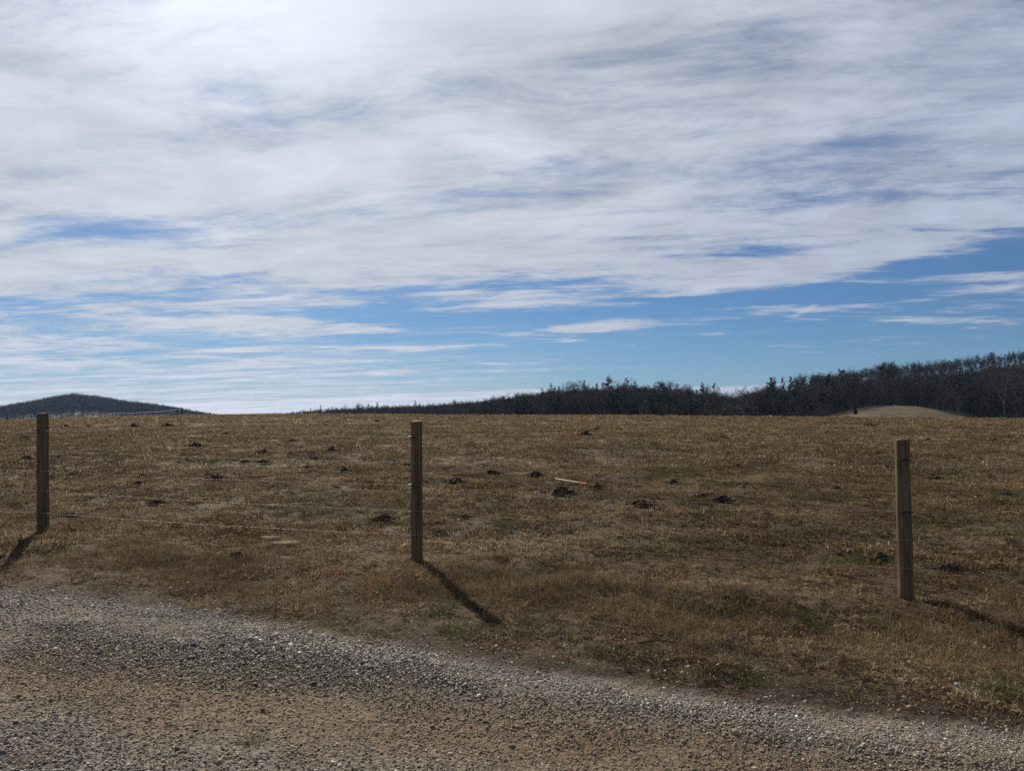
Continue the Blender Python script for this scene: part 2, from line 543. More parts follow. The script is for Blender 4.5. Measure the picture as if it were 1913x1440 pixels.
def make_blade_mat(name, cols, translucent=0.48, greenable=True):
    m, nt, b, out = new_mat(name)
    x, y, z, green, pale, red = meadow_patches(nt)
    at = nt.nodes.new('ShaderNodeAttribute')
    at.attribute_name = 'tone'
    tone = Ex(nt, at.outputs['Fac'])
    oi = nt.nodes.new('ShaderNodeObjectInfo')
    rnd = Ex(nt, oi.outputs['Random'])
    t = (tone * 0.8 + rnd * 0.2 + (pale - 0.5) * 0.30).clamp()
    cr = nt.nodes.new('ShaderNodeValToRGB')
    el = cr.color_ramp.elements
    while len(el) < len(cols):
        el.new(0.5)
    for e, (p_, c_) in zip(el, cols):
        e.position = p_
        e.color = (*c_, 1)
    nt.links.new(t.s, cr.inputs[0])
    c = cr.outputs[0]
    if greenable:
        c = mixc(nt, red * 0.12, c, (0.15, 0.088, 0.046))
        c = mixc(nt, (green * (tone * 1.4).min(1.0)) * 0.55, c, (0.085, 0.095, 0.032))
    nt.links.new(c, b.inputs['Base Color'])
    tr = nt.nodes.new('ShaderNodeBsdfTranslucent')
    nt.links.new(c, tr.inputs['Color'])
    mx = nt.nodes.new('ShaderNodeMixShader')
    mx.inputs[0].default_value = translucent
    nt.links.new(b.outputs[0], mx.inputs[1])
    nt.links.new(tr.outputs[0], mx.inputs[2])
    nt.links.new(mx.outputs[0], out.inputs['Surface'])
    return m


M = {}
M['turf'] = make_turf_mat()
M['dead'] = make_blade_mat('dead_grass_blades', [(0.0, (0.018, 0.011, 0.0065)), (0.30, (0.050, 0.032, 0.017)), (0.56, (0.132, 0.091, 0.049)), (0.80, (0.27, 0.200, 0.114)), (1.0, (0.50, 0.40, 0.25))])
M['green'] = make_blade_mat('green_grass_blades', [(0.0, (0.025, 0.032, 0.012)), (0.5, (0.050, 0.068, 0.022)), (0.85, (0.095, 0.105, 0.040)), (1.0, (0.22, 0.19, 0.10))], 0.3, False)
M['rust'] = make_blade_mat('rust_grass_blades', [(0.0, (0.07, 0.035, 0.018)), (0.5, (0.20, 0.105, 0.05)), (1.0, (0.38, 0.24, 0.13))], 0.3, False)
M['straw'] = make_blade_mat('straw_blades', [(0.0, (0.14, 0.10, 0.06)), (0.5, (0.30, 0.23, 0.14)), (1.0, (0.50, 0.42, 0.28))], 0.25, False)

# ------------------------------------------------------------------ ground sheet: finer where the eye is near
az_f = np.radians(np.arange(-48, 48.01, 0.3))
az_l = np.radians(np.concatenate([np.arange(48, 312, 3.0)[1:]]))
azs = np.concatenate([az_f, az_l])
rs = np.concatenate([[0.4, 0.9, 1.4, 1.9, 2.3], np.arange(2.6, 16, 0.075), 16 * 1.018 ** np.arange(0, 262)])
A_, R_ = np.meshgrid(azs, rs)
gx, gy = R_ * np.sin(A_), R_ * np.cos(A_)
gz = height(gx, gy)
nr, na = A_.shape
vid = np.arange(nr * na).reshape(nr, na)
a0 = vid[:-1, :]
b0 = vid[1:, :]
fc = np.stack([a0, b0, np.roll(b0, -1, 1), np.roll(a0, -1, 1)], -1).reshape(-1, 4)
fc = fc[:, ::-1]
verts = np.stack([gx, gy, gz], -1).reshape(-1, 3)
verts = np.vstack([verts, [[0, 0, hz(0, 0)]]])
cap = [[len(verts) - 1, int(vid[0, i]), int(vid[0, (i + 1) % na])] for i in range(na)]
fc3 = np.vstack([np.stack([fc[:, 0], fc[:, 1], fc[:, 2]], -1), np.stack([fc[:, 0], fc[:, 2], fc[:, 3]], -1), np.array(cap)[:, ::-1]])
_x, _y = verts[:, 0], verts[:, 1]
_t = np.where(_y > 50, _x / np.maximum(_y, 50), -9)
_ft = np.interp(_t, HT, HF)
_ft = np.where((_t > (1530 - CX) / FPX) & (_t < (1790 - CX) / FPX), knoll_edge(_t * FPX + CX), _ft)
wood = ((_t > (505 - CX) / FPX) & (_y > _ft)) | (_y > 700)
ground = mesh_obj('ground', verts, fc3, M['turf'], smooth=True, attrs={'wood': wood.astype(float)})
tag(ground, 'rolling grazed winter pasture with a gravel lane along its near side', kind='structure')

# ------------------------------------------------------------------ scattering helper (for what nobody could count)
PROTO = {}


def proto_collection(name, objs):
    c = bpy.data.collections.new(name)
    for o in objs:
        c.objects.link(o)
    return c


def scatter(name, pts, rot, scl, idx, coll, label, kind='stuff'):
    me = bpy.data.meshes.new(name)
    n = len(pts)
    me.vertices.add(n)
    me.vertices.foreach_set('co', np.asarray(pts, np.float32).ravel())
    for nm, tp, arr, key in (('rot', 'FLOAT_VECTOR', rot, 'vector'), ('scl', 'FLOAT_VECTOR', scl, 'vector'), ('idx', 'INT', idx, 'value')):
        at = me.attributes.new(nm, tp, 'POINT')
        at.data.foreach_set(key, np.asarray(arr, np.int32 if tp == 'INT' else np.float32).ravel())
    me.update()
    o = bpy.data.objects.new(name, me)
    COL.objects.link(o)
    ng = bpy.data.node_groups.new(name + '_nodes', 'GeometryNodeTree')
    ng.interface.new_socket('Geometry', in_out='INPUT', socket_type='NodeSocketGeometry')
    ng.interface.new_socket('Geometry', in_out='OUTPUT', socket_type='NodeSocketGeometry')
    nd, lk = ng.nodes, ng.links
    gi, go = nd.new('NodeGroupInput'), nd.new('NodeGroupOutput')
    ci = nd.new('GeometryNodeCollectionInfo')
    ci.inputs['Collection'].default_value = coll
    ci.inputs['Separate Children'].default_value = True
    ci.inputs['Reset Children'].default_value = True
    iop = nd.new('GeometryNodeInstanceOnPoints')
    iop.inputs['Pick Instance'].default_value = True

    def attr(nm, tp):
        a = nd.new('GeometryNodeInputNamedAttribute')
        a.data_type = tp
        a.inputs['Name'].default_value = nm
        return a.outputs['Attribute']
    e2r = nd.new('FunctionNodeEulerToRotation')
    lk.new(attr('rot', 'FLOAT_VECTOR'), e2r.inputs[0])
    lk.new(gi.outputs[0], iop.inputs['Points'])
    lk.new(ci.outputs[0], iop.inputs['Instance'])
    lk.new(attr('idx', 'INT'), iop.inputs['Instance Index'])
    lk.new(e2r.outputs[0], iop.inputs['Rotation'])
    lk.new(attr('scl', 'FLOAT_VECTOR'), iop.inputs['Scale'])
    lk.new(iop.outputs[0], go.inputs[0])
    md = o.modifiers.new('scatter', 'NODES')
    md.node_group = ng
    tag(o, label, kind=kind)
    return o


rng = np.random.default_rng(7)

# where the dark molehills lie (picture column, row, width): found on the ground once
MOUND = [(140, 886, 20), (177, 884, 10), (292, 942, 28), (270, 891, 26), (258, 904, 18), (365, 833, 26), (423, 810, 14), (438, 860, 8), (350, 860, 8), (405, 894, 26), (50, 857, 20), (135, 962, 36), (108, 854, 16),
         (123, 798, 16), (250, 796, 20), (313, 795, 18), (410, 786, 10), (444, 1041, 20), (457, 864, 18), (45, 817, 14), (165, 796, 10), (98, 893, 10), (716, 971, 34), (642, 879, 18), (573, 873, 16), (661, 827, 10), (707, 798, 10),
         (921, 884, 25), (851, 901, 32), (493, 864, 22), (490, 846, 24), (584, 846, 10), (620, 842, 26), (904, 869, 24), (704, 786, 9), (613, 788, 12), (545, 823, 12), (492, 799, 9), (814, 815, 8), (760, 869, 14), (870, 967, 20),
         (847, 965, 9), (629, 912, 12), (589, 857, 16), (1049, 922, 46), (1200, 945, 38), (1228, 950, 26), (1349, 936, 37), (1308, 929, 24), (1094, 811, 22), (1350, 817, 16), (1360, 847, 14), (1379, 872, 18), (1115, 802, 10),
         (1198, 814, 7), (1159, 801, 8), (1000, 888, 26), (1213, 891, 12), (1115, 911, 24), (1256, 902, 20), (1213, 786, 8), (1241, 876, 12), (1389, 911, 10), (1100, 868, 7), (1434, 962, 16), (1625, 793, 14), (1546, 807, 8),
         (1859, 823, 15), (1885, 816, 14), (1744, 893, 20), (1847, 891, 18), (1563, 913, 16), (1880, 923, 17), (1734, 821, 10), (1639, 846, 10), (1801, 785, 7), (1758, 791, 8), (1487, 954, 11), (1731, 784, 8), (1775, 1064, 30),
         (1644, 1045, 32), (1569, 1040, 16)]
MPOS = []
for (px, py, w) in MOUND:
    x, y, z = ground_at(px, py + 2)
    MPOS.append((x, y, z, w * y / FPX * 1.3))


def off_mounds(x, y):
    ok = np.ones(len(x), bool)
    for (mx_, my_, _, mw) in MPOS:
        ok &= ((x - mx_) ** 2 + ((y - my_) * 1.0) ** 2) > (0.40 * mw + 0.05) ** 2
    return ok


def slope_rot(x, y, yaw):
    """Euler angles that lay a patch on the local slope after turning it by yaw (small slopes)"""
    e = 0.15
    gx_ = (height(x + e, y) - height(x - e, y)) / (2 * e)
    gy_ = (height(x, y + e) - height(x, y - e)) / (2 * e)
    # rotation order XYZ: yaw is applied last, so turn the gradient back by yaw
    cx, sx = np.cos(yaw), np.sin(yaw)
    lx, ly = gx_ * cx + gy_ * sx, -gx_ * sx + gy_ * cx
    return np.stack([np.arctan(ly), -np.arctan(lx), yaw], -1)


# ------------------------------------------------------------------ grass
def blade_patch(name, nb, rad, lmin, lmax, wmin, wmax, lean, mat, seed, segs=3, clump=0.0, tone_bias=0.0, upright=0.0):
    g = np.random.default_rng(seed)
    rr = rad * np.sqrt(g.random(nb))
    th = g.random(nb) * 2 * np.pi
    bx, by = rr * np.cos(th), rr * np.sin(th)
    ctone = np.zeros(nb)
    if clump:
        nc = max(4, nb // 9)
        c = g.integers(0, nc, nb)
        cr_, ct = rad * np.sqrt(g.random(nc)), g.random(nc) * 6.283
        keep = g.random(nb) < 0.85
        sg = clump
        bx = np.where(keep, (cr_ * np.cos(ct))[c] + g.normal(0, sg, nb), bx)
        by = np.where(keep, (cr_ * np.sin(ct))[c] + g.normal(0, sg, nb), by)
        ctone = np.where(keep, g.normal(0, 0.24, nc)[c], -0.2)
    L = lmin + (lmax - lmin) * g.random(nb) ** 1.5
    W = wmin + (wmax - wmin) * g.random(nb)
    yaw = g.random(nb) * 2 * np.pi
    tilt = np.radians(lean[0] + (lean[1] - lean[0]) * g.random(nb))        # from the vertical
    curl = np.radians(g.normal(22, 28, nb))
    twist = g.normal(0, 0.5, nb)
    tone = np.clip(g.beta(1.5, 1.7, nb) + ctone + tone_bias, 0, 1)
    V = np.zeros((nb, segs + 1, 2, 3))
    px, py, pz = bx.copy(), by.copy(), np.full(nb, -0.006) - 0.0
    t_, y_ = tilt.copy(), yaw.copy()
    for i in range(segs + 1):
        f = i / segs
        w = W * (1 - 0.85 * f ** 2) * 0.5
        sxx, syy = -np.sin(y_), np.cos(y_)
        up = 0.35 * np.sin(y_ * 3 + f)
        V[:, i, 0] = np.stack([px + sxx * w, py + syy * w, pz + up * w], -1)
        V[:, i, 1] = np.stack([px - sxx * w, py - syy * w, pz - up * w], -1)
        st = L / segs
        px = px + st * np.sin(t_) * np.cos(y_)
        py = py + st * np.sin(t_) * np.sin(y_)
        pz = np.maximum(pz + st * np.cos(t_), 0.002 + 0.012 * tone)
        t_ = np.minimum(t_ + curl, 2.0)
        y_ = y_ + twist
    base = (np.arange(nb) * (segs + 1) * 2)[:, None, None]
    q = np.array([[2 * i, 2 * i + 1, 2 * i + 3, 2 * i + 2] for i in range(segs)])[None]
    F = (base + q).reshape(-1, 4)
    return mesh_obj(name, V.reshape(-1, 3), F, mat, linked=False, attrs={'tone': np.repeat(tone, (segs + 1) * 2)})


LOD = [  # name, r0, r1, patch radius, blades, length, width, patches per m2
    ('near', 2.8, 8.5, 0.20, 110, (0.03, 0.095), (0.0028, 0.0060), 54.0, 0.013),
    ('mid', 8.5, 17, 0.32, 130, (0.04, 0.11), (0.0050, 0.011), 28.0, 0.022),
    ('far', 17, 42, 0.75, 180, (0.055, 0.13), (0.010, 0.021), 6.6, 0.05),
    ('edge', 42, 125, 1.9, 240, (0.08, 0.17), (0.020, 0.042), 0.95, 0.12),
]
gp, gr_, gs_, gi_ = [], [], [], []
protos = []
for li, (nm, r0, r1, rad, nb, ll, ww, den, csig) in enumerate(LOD):
    for v in range(6):
        protos.append(blade_patch('blades_%02d' % (li * 6 + v), nb, rad, ll[0], ll[1], ww[0], ww[1], (50, 92), M['dead'], 100 * li + v, clump=csig, tone_bias=(0.0, -0.02, -0.07, -0.09)[li]))
    half = R(44)
    area = half * (r1 * r1 - r0 * r0)
    n = int(area * den)
    rr = np.sqrt(r0 * r0 + (r1 * r1 - r0 * r0) * rng.random(n))
    th = (rng.random(n) * 2 - 1) * half
    x, y = rr * np.sin(th), rr * np.cos(th)
    s_, p_ = sp(x, y)
    edge_w = lane_edge(FENCE_P * s_ / np.maximum(p_, FENCE_P)) + 0.20 + 0.5 * (fbm(s_ * 1.4, p_ * 1.4, 4, 77) - 0.5)
    thin = fbm(x * 1.1, y * 1.1, 4, 51)
    prob = sst(-0.12, 0.28, p_ - edge_w) * np.where(rr < 42, 1.0, 1.0)
    keep = (rng.random(n) < prob) & off_mounds(x, y)
    x, y, rr = x[keep], y[keep], rr[keep]
    n = len(x)
    yaw = rng.random(n) * 6.283
    sc = (0.55 + 0.75 * fbm(x * 0.9, y * 0.9, 3, 61)) * (0.8 + 0.4 * rng.random(n))
    hgt = sc * (0.48 + 1.15 * fbm(x * 3.1, y * 3.1, 3, 63) ** 1.6)
    gp.append(np.stack([x, y, height(x, y)], -1))
    gr_.append(slope_rot(x, y, yaw))
    gs_.append(np.stack([0.75 + 0.3 * rng.random(n), 0.75 + 0.3 * rng.random(n), hgt * (1.25 if li else 1.1)], -1))
    gi_.append(li * 6 + rng.integers(0, 6, n))
scatter('dead_grass', np.vstack(gp), np.vstack(gr_), np.vstack(gs_), np.concatenate(gi_), proto_collection('blade_kinds', protos),
        'matted brown winter grass covering the whole pasture')

# taller wisps in the rough strip by the road and along the fence line
wp = [blade_patch('wisp_%02d' % v, 34, 0.10, 0.10, 0.24, 0.0014, 0.0028, (5, 70), M['dead'], 900 + v, segs=5, tone_bias=0.15) for v in range(6)]
n = 7500
s_ = rng.uniform(-9.5, 6.5, n)
p_ = np.where(rng.random(n) < 0.75, rng.normal(6.1, 0.5, n), rng.uniform(5.0, 9.5, n))
x, y = NY * s_ + NX * p_, -NX * s_ + NY * p_
k_ = (rng.random(n) < sst(0.42, 0.66, fbm(x * 0.8, y * 0.8, 3, 91))) & (p_ > 5.0)
x, y = x[k_], y[k_]
n = len(x)
sc = rng.uniform(0.5, 1.05, n)
scatter('tall_dead_grass', np.stack([x, y, height(x, y)], -1), slope_rot(x, y, rng.random(n) * 6.283), np.stack([sc, sc, sc * rng.uniform(0.5, 0.95, n)], -1),
        rng.integers(0, 6, n), proto_collection('wisp_kinds', wp), 'longer dry wisps of grass in the rough strip between lane and fence')

# green and rusty places seen in the picture: (x, y, half width px, half height px, patches)
GREEN = [(220, 850, 52, 6, 90), (716, 974, 34, 9, 26), (500, 945, 60, 16, 22), (560, 955, 60, 14, 18), (490, 1005, 50, 20, 14), (1205, 836, 40, 5, 45), (1260, 884, 90, 9, 60),
         (1310, 935, 38, 8, 34), (1330, 958, 40, 8, 16), (1605, 1046, 50, 10, 40), (1640, 1049, 26, 8, 20), (1640, 845, 34, 5, 30), (1455, 906, 50, 7, 34), (1540, 930, 80, 9, 40), (1880, 925, 34, 7, 30),
         (945, 978, 40, 12, 30), (40, 820, 60, 8, 80), (600, 856, 34, 6, 26), (620, 843, 24, 4, 20), (860, 1185, 40, 22, 12), (845, 1130, 60, 40, 10), (1520, 1168, 22, 22, 10),
         (1000, 1075, 80, 30, 16), (1320, 1150, 90, 30, 18), (1700, 1190, 120, 40, 26), (1870, 1290, 60, 40, 22), (1400, 1270, 70, 25, 14), (1120, 1220, 40, 14, 8), (1690, 865, 60, 5, 30),
         (1310, 905, 60, 6, 24), (1060, 835, 40, 5, 26), (700, 812, 60, 4, 50), (380, 862, 40, 6, 24), (1650, 806, 60, 4, 50), (1850, 820, 60, 5, 50), (130, 825, 50, 6, 60), (1740, 975, 60, 12, 16),
         (470, 1385, 14, 6, 2), (170, 1310, 40, 12, 2)]
RUST = [(800, 1012, 14, 5, 8), (625, 1070, 22, 9, 9), (690, 1092, 30, 13, 14), (720, 1092, 22, 10, 9), (1253, 1075, 16, 7, 6), (700, 993, 18, 4, 6), (560, 1060, 40, 14, 8), (1040, 815, 70, 7, 60), (840, 1080, 30, 10, 6), (1300, 820, 80, 6, 30)]


def patches(lst, seed):
    g = np.random.default_rng(seed)
    P = []
    for (cx, cy, hw, hh, n) in lst:
        for _ in range(n):
            a, b = g.normal(0, 0.5, 2)
            x, y, z = ground_at(cx + a * hw, cy + b * hh)
            P.append((x, y, z))
    P = np.array(P)
    return P


for nm, lst, mk, lab, lean in (('green_grass', GREEN, 'green', 'patches of green winter grass and weeds among the brown turf', (8, 75)),
                               ('rust_grass', RUST, 'rust', 'rusty orange tufts of dead grass near the fence', (10, 80))):
    pr = [blade_patch('%s_kind_%02d' % (nm, v), 46, 0.09, 0.03, 0.095, 0.0022, 0.0045, lean, M[mk], 700 + v + 13 * len(lst), segs=3) for v in range(4)]
    P = patches(lst, 5 + len(lst))
    d = np.hypot(P[:, 0], P[:, 1])
    sc = np.clip(0.75 + d / 22.0, 0.9, 3.2) * rng.uniform(0.7, 1.2, len(P))
    scatter(nm, P, slope_rot(P[:, 0], P[:, 1], rng.random(len(P)) * 6.283), np.stack([sc, sc, np.minimum(sc, 1.5) * 0.9], -1), rng.integers(0, 4, len(P)), proto_collection(nm + '_kinds', pr), lab)

# ------------------------------------------------------------------ gravel lane
def make_stone_mat():
    m, nt, b, _ = new_mat('gravel_stone')
    oi = nt.nodes.new('ShaderNodeObjectInfo')
    rnd = Ex(nt, oi.outputs['Random'])
    p_ = pos(nt)
    x, y, z = sep(nt, p_)
    pp = x * NX + y * NY + (noise(nt, p_, 0.9, 4, 0.6) - 0.5) * 0.6
    clay = (pp - 3.66) * (pp - 3.66)
    clay = ((clay * -9.0).exp() + noise(nt, p_, 1.7, 4, 0.6).smooth(0.56, 0.70) * 0.5).min(1.0)
    cr = nt.nodes.new('ShaderNodeValToRGB')
    cols = [(0.0, (0.035, 0.032, 0.029)), (0.25, (0.085, 0.078, 0.070)), (0.5, (0.155, 0.142, 0.126)), (0.72, (0.14, 0.114, 0.083)), (0.88, (0.27, 0.245, 0.215)), (1.0, (0.44, 0.41, 0.36))]
    el = cr.color_ramp.elements
    while len(el) < len(cols):
        el.new(0.5)
    for e, (q, c_) in zip(el, cols):
        e.position = q
        e.color = (*c_, 1)
    nt.links.new(rnd.s, cr.inputs[0])
    sx = x * NY - y * NX
    eg = x * NX + y * NY - (4.28 + 0.32 * (1.0 - ((sx + 1.7) / 1.5).tanh()))
    clean = mixc(nt, (eg + 0.30).smooth(-0.34, 0.0) * 0.9, (1.0, 1.0, 1.0), (1.36, 1.39, 1.46))
    c0 = mixc(nt, 1.0, cr.outputs[0], clean, 'MULTIPLY')
    c = mixc(nt, clay * 0.75, c0, mixc(nt, rnd, (0.070, 0.048, 0.029), (0.29, 0.215, 0.135)))
    c = mixc(nt, noise(nt, p_, 60, 3, 0.6).smooth(0.45, 0.7) * 0.35, c, (0.09, 0.08, 0.07))
    nt.links.new(c, b.inputs['Base Color'])
    b.inputs['Roughness'].default_value = 0.8
    b.inputs['Specular IOR Level'].default_value = 0.3
    return m


M['stone'] = make_stone_mat()


def rock_mesh(name, seed):
    g = np.random.default_rng(seed)
    t = (1 + 5 ** 0.5) / 2
    v = np.array([(-1, t, 0), (1, t, 0), (-1, -t, 0), (1, -t, 0), (0, -1, t), (0, 1, t), (0, -1, -t), (0, 1, -t), (t, 0, -1), (t, 0, 1), (-t, 0, -1), (-t, 0, 1)], float)
    f = np.array([(0, 11, 5), (0, 5, 1), (0, 1, 7), (0, 7, 10), (0, 10, 11), (1, 5, 9), (5, 11, 4), (11, 10, 2), (10, 7, 6), (7, 1, 8), (3, 9, 4), (3, 4, 2), (3, 2, 6), (3, 6, 8), (3, 8, 9), (4, 9, 5), (2, 4, 11), (6, 2, 10), (8, 6, 7), (9, 8, 1)])
    v = v / np.linalg.norm(v, axis=1)[:, None] * g.uniform(0.75, 1.2, (12, 1))
    v = v * np.array([g.uniform(0.8, 1.3), g.uniform(0.65, 1.0), g.uniform(0.45, 0.75)]) * 0.5
    return mesh_obj(name, v, f, M['stone'], linked=False)


rocks = proto_collection('rock_kinds', [rock_mesh('rock_%02d' % i, 40 + i) for i in range(10)])
n = 760000
s_ = rng.uniform(-8.5, 4.2, n)
p_ = rng.uniform(2.0, 5.6, n)
x, y = NY * s_ + NX * p_, -NX * s_ + NY * p_
vis = (y > 2.7) & (np.abs(x) < 0.86 * y + 0.3)
x, y, s_, p_ = x[vis], y[vis], s_[vis], p_[vis]
edge_w = lane_edge(s_) + 0.08 + 0.42 * (fbm(s_ * 1.3, p_ * 1.3, 4, 71) - 0.5)
wobn = (fbm(s_ * 0.8, p_ * 0.8, 3, 73) - 0.5) * 0.7
hw_ = (lane_edge(s_) - 3.9) * 0.5
heap = np.exp(-((p_ - lane_edge(s_) + hw_ + wobn * 0.4) / (hw_ + 0.03)) ** 2) * sst(0.30, 0.55, fbm(s_ * 0.9, p_ * 2.2, 3, 83))
low = np.exp(-((p_ - 2.75 + wobn) / 0.5) ** 2)
clayp = fbm(s_ * 1.1, p_ * 1.9, 4, 79)
dens = np.clip(0.50 + 0.5 * heap + 0.30 * low - 0.26 * sst(0.50, 0.66, clayp) * (1 - 0.7 * heap), 0.25, 1.0)
dens = dens * (1 - sst(-0.16, 0.12, p_ - edge_w)) + 0.035 * (p_ > edge_w)
k_ = rng.random(len(x)) < dens
x, y, s_, p_, heap, low = x[k_], y[k_], s_[k_], p_[k_], heap[k_], low[k_]
n = len(x)
size = (0.0050 + 0.0118 * rng.random(n) ** 2.4 + 0.009 * heap * rng.random(n) ** 1.5 + 0.005 * low * rng.random(n)) * np.where(rng.random(n) < 0.010, 2.0, 1.0)
zz = height(x, y) + size * rng.uniform(-0.12, 0.22, n) + heap * 0.012 * rng.random(n)
sc3 = np.stack([size, size, size], -1)
scatter('gravel', np.stack([x, y, zz], -1), np.stack([rng.normal(0, 0.45, n), rng.normal(0, 0.45, n), rng.random(n) * 6.283], -1), sc3, rng.integers(0, 10, n), rocks,
        'loose grey and tan gravel on the lane in the foreground')

# ------------------------------------------------------------------ fallen leaves in the shallow ditch
def make_leaf_mat():
    m, nt, b, _ = new_mat('dry_leaf')
    oi = nt.nodes.new('ShaderNodeObjectInfo')
    rnd = Ex(nt, oi.outputs['Random'])
    c = mixc(nt, rnd, (0.05, 0.028, 0.015), (0.17, 0.115, 0.072))
    nt.links.new(c, b.inputs['Base Color'])
    b.inputs['Roughness'].default_value = 0.6
    return m


M['leaf'] = make_leaf_mat()


def leaf_mesh(name, seed):
    g = np.random.default_rng(seed)
    n_ = 5
    V = []
    for i in range(n_ + 1):
        f = i / n_
        w = 0.5 * math.sin(math.pi * (0.08 + 0.88 * f)) * (0.75 + 0.5 * (i % 2)) * 0.55
        zc = 0.22 * math.sin(f * 3 + g.uniform(-1, 1))
        c = g.uniform(0.1, 0.35)
        V += [(f - 0.5, -w, zc + c * w), (f - 0.5, 0, zc), (f - 0.5, w, zc + c * w)]
    F = []
    for i in range(n_):
        for j in (0, 1):
            a = i * 3 + j
            F.append((a, a + 1, a + 4, a + 3))
    return mesh_obj(name, V, np.array(F), M['leaf'], linked=False)


leaves = proto_collection('leaf_kinds', [leaf_mesh('leaf_%02d' % i, i) for i in range(5)])
P = []
g = np.random.default_rng(99)
for (cx, cy, hw, hh, n_) in [(1560, 1185, 90, 16, 60), (1760, 1215, 130, 26, 130), (1400, 1180, 80, 16, 40), (1300, 1265, 120, 25, 40), (900, 1225, 120, 18, 20), (1150, 1235, 200, 30, 40), (600, 1080, 160, 40, 30), (1700, 1310, 160, 40, 60), (300, 1110, 200, 20, 25)]:
    for _ in range(n_):
        a, b = g.normal(0, 0.55, 2)
        P.append(ground_at(cx + a * hw, cy + b * hh))
P = np.array(P) + np.array([0, 0, 0.022])
n = len(P)
sc = g.uniform(0.014, 0.032, n)
scatter('leaf_litter', P, np.stack([g.normal(0, 0.5, n), g.normal(0, 0.5, n), g.random(n) * 6.283], -1), np.stack([sc, sc, sc], -1), g.integers(0, 5, n), leaves,
        'dry curled brown leaves caught in the rough grass of the ditch')

# ------------------------------------------------------------------ near fence: round posts and five strands of wire
def make_wood_mat():
    m, nt, b, _ = new_mat('weathered_post_wood')
    tcn = nt.nodes.new('ShaderNodeTexCoord')
    x, y, z = sep(nt, tcn.outputs['Object'])
    oi = nt.nodes.new('ShaderNodeObjectInfo')
    rnd = Ex(nt, oi.outputs['Random'])
    ang = y.atan2(x)
    grain = noise(nt, comb(nt, ang * 3.0, rnd * 30.0, z * 1.8), 1.0, 8, 0.7)
    streak = noise(nt, comb(nt, ang * 9.0, rnd * 17.0, z * 0.7), 1.0, 5, 0.6)
    knot = noise(nt, comb(nt, ang * 1.6, rnd * 9.0, z * 7.0), 1.0, 3, 0.5)
    c = mixc(nt, grain.smooth(0.30, 0.70), (0.042, 0.028, 0.017), (0.175, 0.124, 0.074))
    c = mixc(nt, streak.smooth(0.50, 0.70) * 0.5, c, (0.035, 0.025, 0.017))
    c = mixc(nt, knot.smooth(0.66, 0.76) * 0.8, c, (0.022, 0.015, 0.011))
    c = mixc(nt, noise(nt, comb(nt, x * 8, y * 8, z * 3), 1.0, 4, 0.6).smooth(0.45, 0.7) * 0.25, c, (0.115, 0.095, 0.065))
    nt.links.new(c, b.inputs['Base Color'])
    bump(nt, b, grain * 1.5 + streak, 0.7, 0.006)
    return m


def simple_mat(name, col, rough=0.6, metal=0.0, spec=0.4):
    m, nt, b, _ = new_mat(name)
    p_ = pos(nt)
    c = mixc(nt, noise(nt, p_, 30, 4, 0.6), tuple(v * 0.8 for v in col), tuple(min(1, v * 1.2) for v in col))
    nt.links.new(c, b.inputs['Base Color'])
    b.inputs['Roughness'].default_value = rough
    b.inputs['Metallic'].default_value = metal
    b.inputs['Specular IOR Level'].default_value = spec
    return m


M['wood'] = make_wood_mat()
M['wire'] = simple_mat('galvanised_wire', (0.30, 0.27, 0.22), 0.55, 0.7)
M['sleeve'] = simple_mat('black_insulator_tube', (0.012, 0.012, 0.012), 0.5)
M['staple'] = simple_mat('fence_staple', (0.16, 0.15, 0.14), 0.6, 0.5)


def post_mesh(name, rad, hgt, below, seed, flat=None, nseg=36):
    g = np.random.default_rng(seed)
    zs = np.concatenate([np.linspace(-below, hgt - 0.012, 34), [hgt - 0.004, hgt]])
    th = np.linspace(0, 2 * np.pi, nseg, endpoint=False)
    cracks = [(g.uniform(-2.6, -0.5), g.uniform(0.1, 0.5) * hgt, g.uniform(0.6, 1.1) * hgt, g.uniform(0.004, 0.008)) for _ in range(5)]
    V = []
    for i, z in enumerate(zs):
        r = rad * (1.0 + 0.05 * (hgt - z) / hgt) * (1 + 0.05 * (fbm(np.cos(th) * 1.5 + 9 * seed, np.sin(th) * 1.5 + z * 1.5, 3, seed) - 0.5) + 0.02 * (fbm(th * 3, th * 0 + z * 8, 2, seed + 5) - 0.5))
        for (ca_, z0, z1, dp) in cracks:
            d = np.abs((th - ca_ + np.pi) % (2 * np.pi) - np.pi)
            r = r - dp * np.exp(-(d / 0.09) ** 2) * (z0 < z < z1)
        x, y = r * np.cos(th), r * np.sin(th)
        if flat is not None:                       # a face that was sawn off lengthwise
            fa, fd = flat
            dd = x * np.cos(fa) + y * np.sin(fa)
            over = np.maximum(dd - fd, 0)
            x, y = x - over * np.cos(fa), y - over * np.sin(fa)
        if i >= len(zs) - 1:
            x, y = x * 0.93, y * 0.93
        zz = z + (0.006 * np.cos(th - 1.0) + 0.003 * g.normal(0, 1, nseg) if i >= len(zs) - 2 else 0 * th)
        V += list(np.stack([x, y, np.full(nseg, z) + (zz - z)], -1))
    V = np.array(V)
    nz = len(zs)
    F = []
    for i in range(nz - 1):
        for j in range(nseg):
            F.append((i * nseg + j, i * nseg + (j + 1) % nseg, (i + 1) * nseg + (j + 1) % nseg, (i + 1) * nseg + j))
    F.append(tuple((nz - 1) * nseg + j for j in range(nseg)))
    F.append(tuple(reversed(range(nseg))))
    return V, F


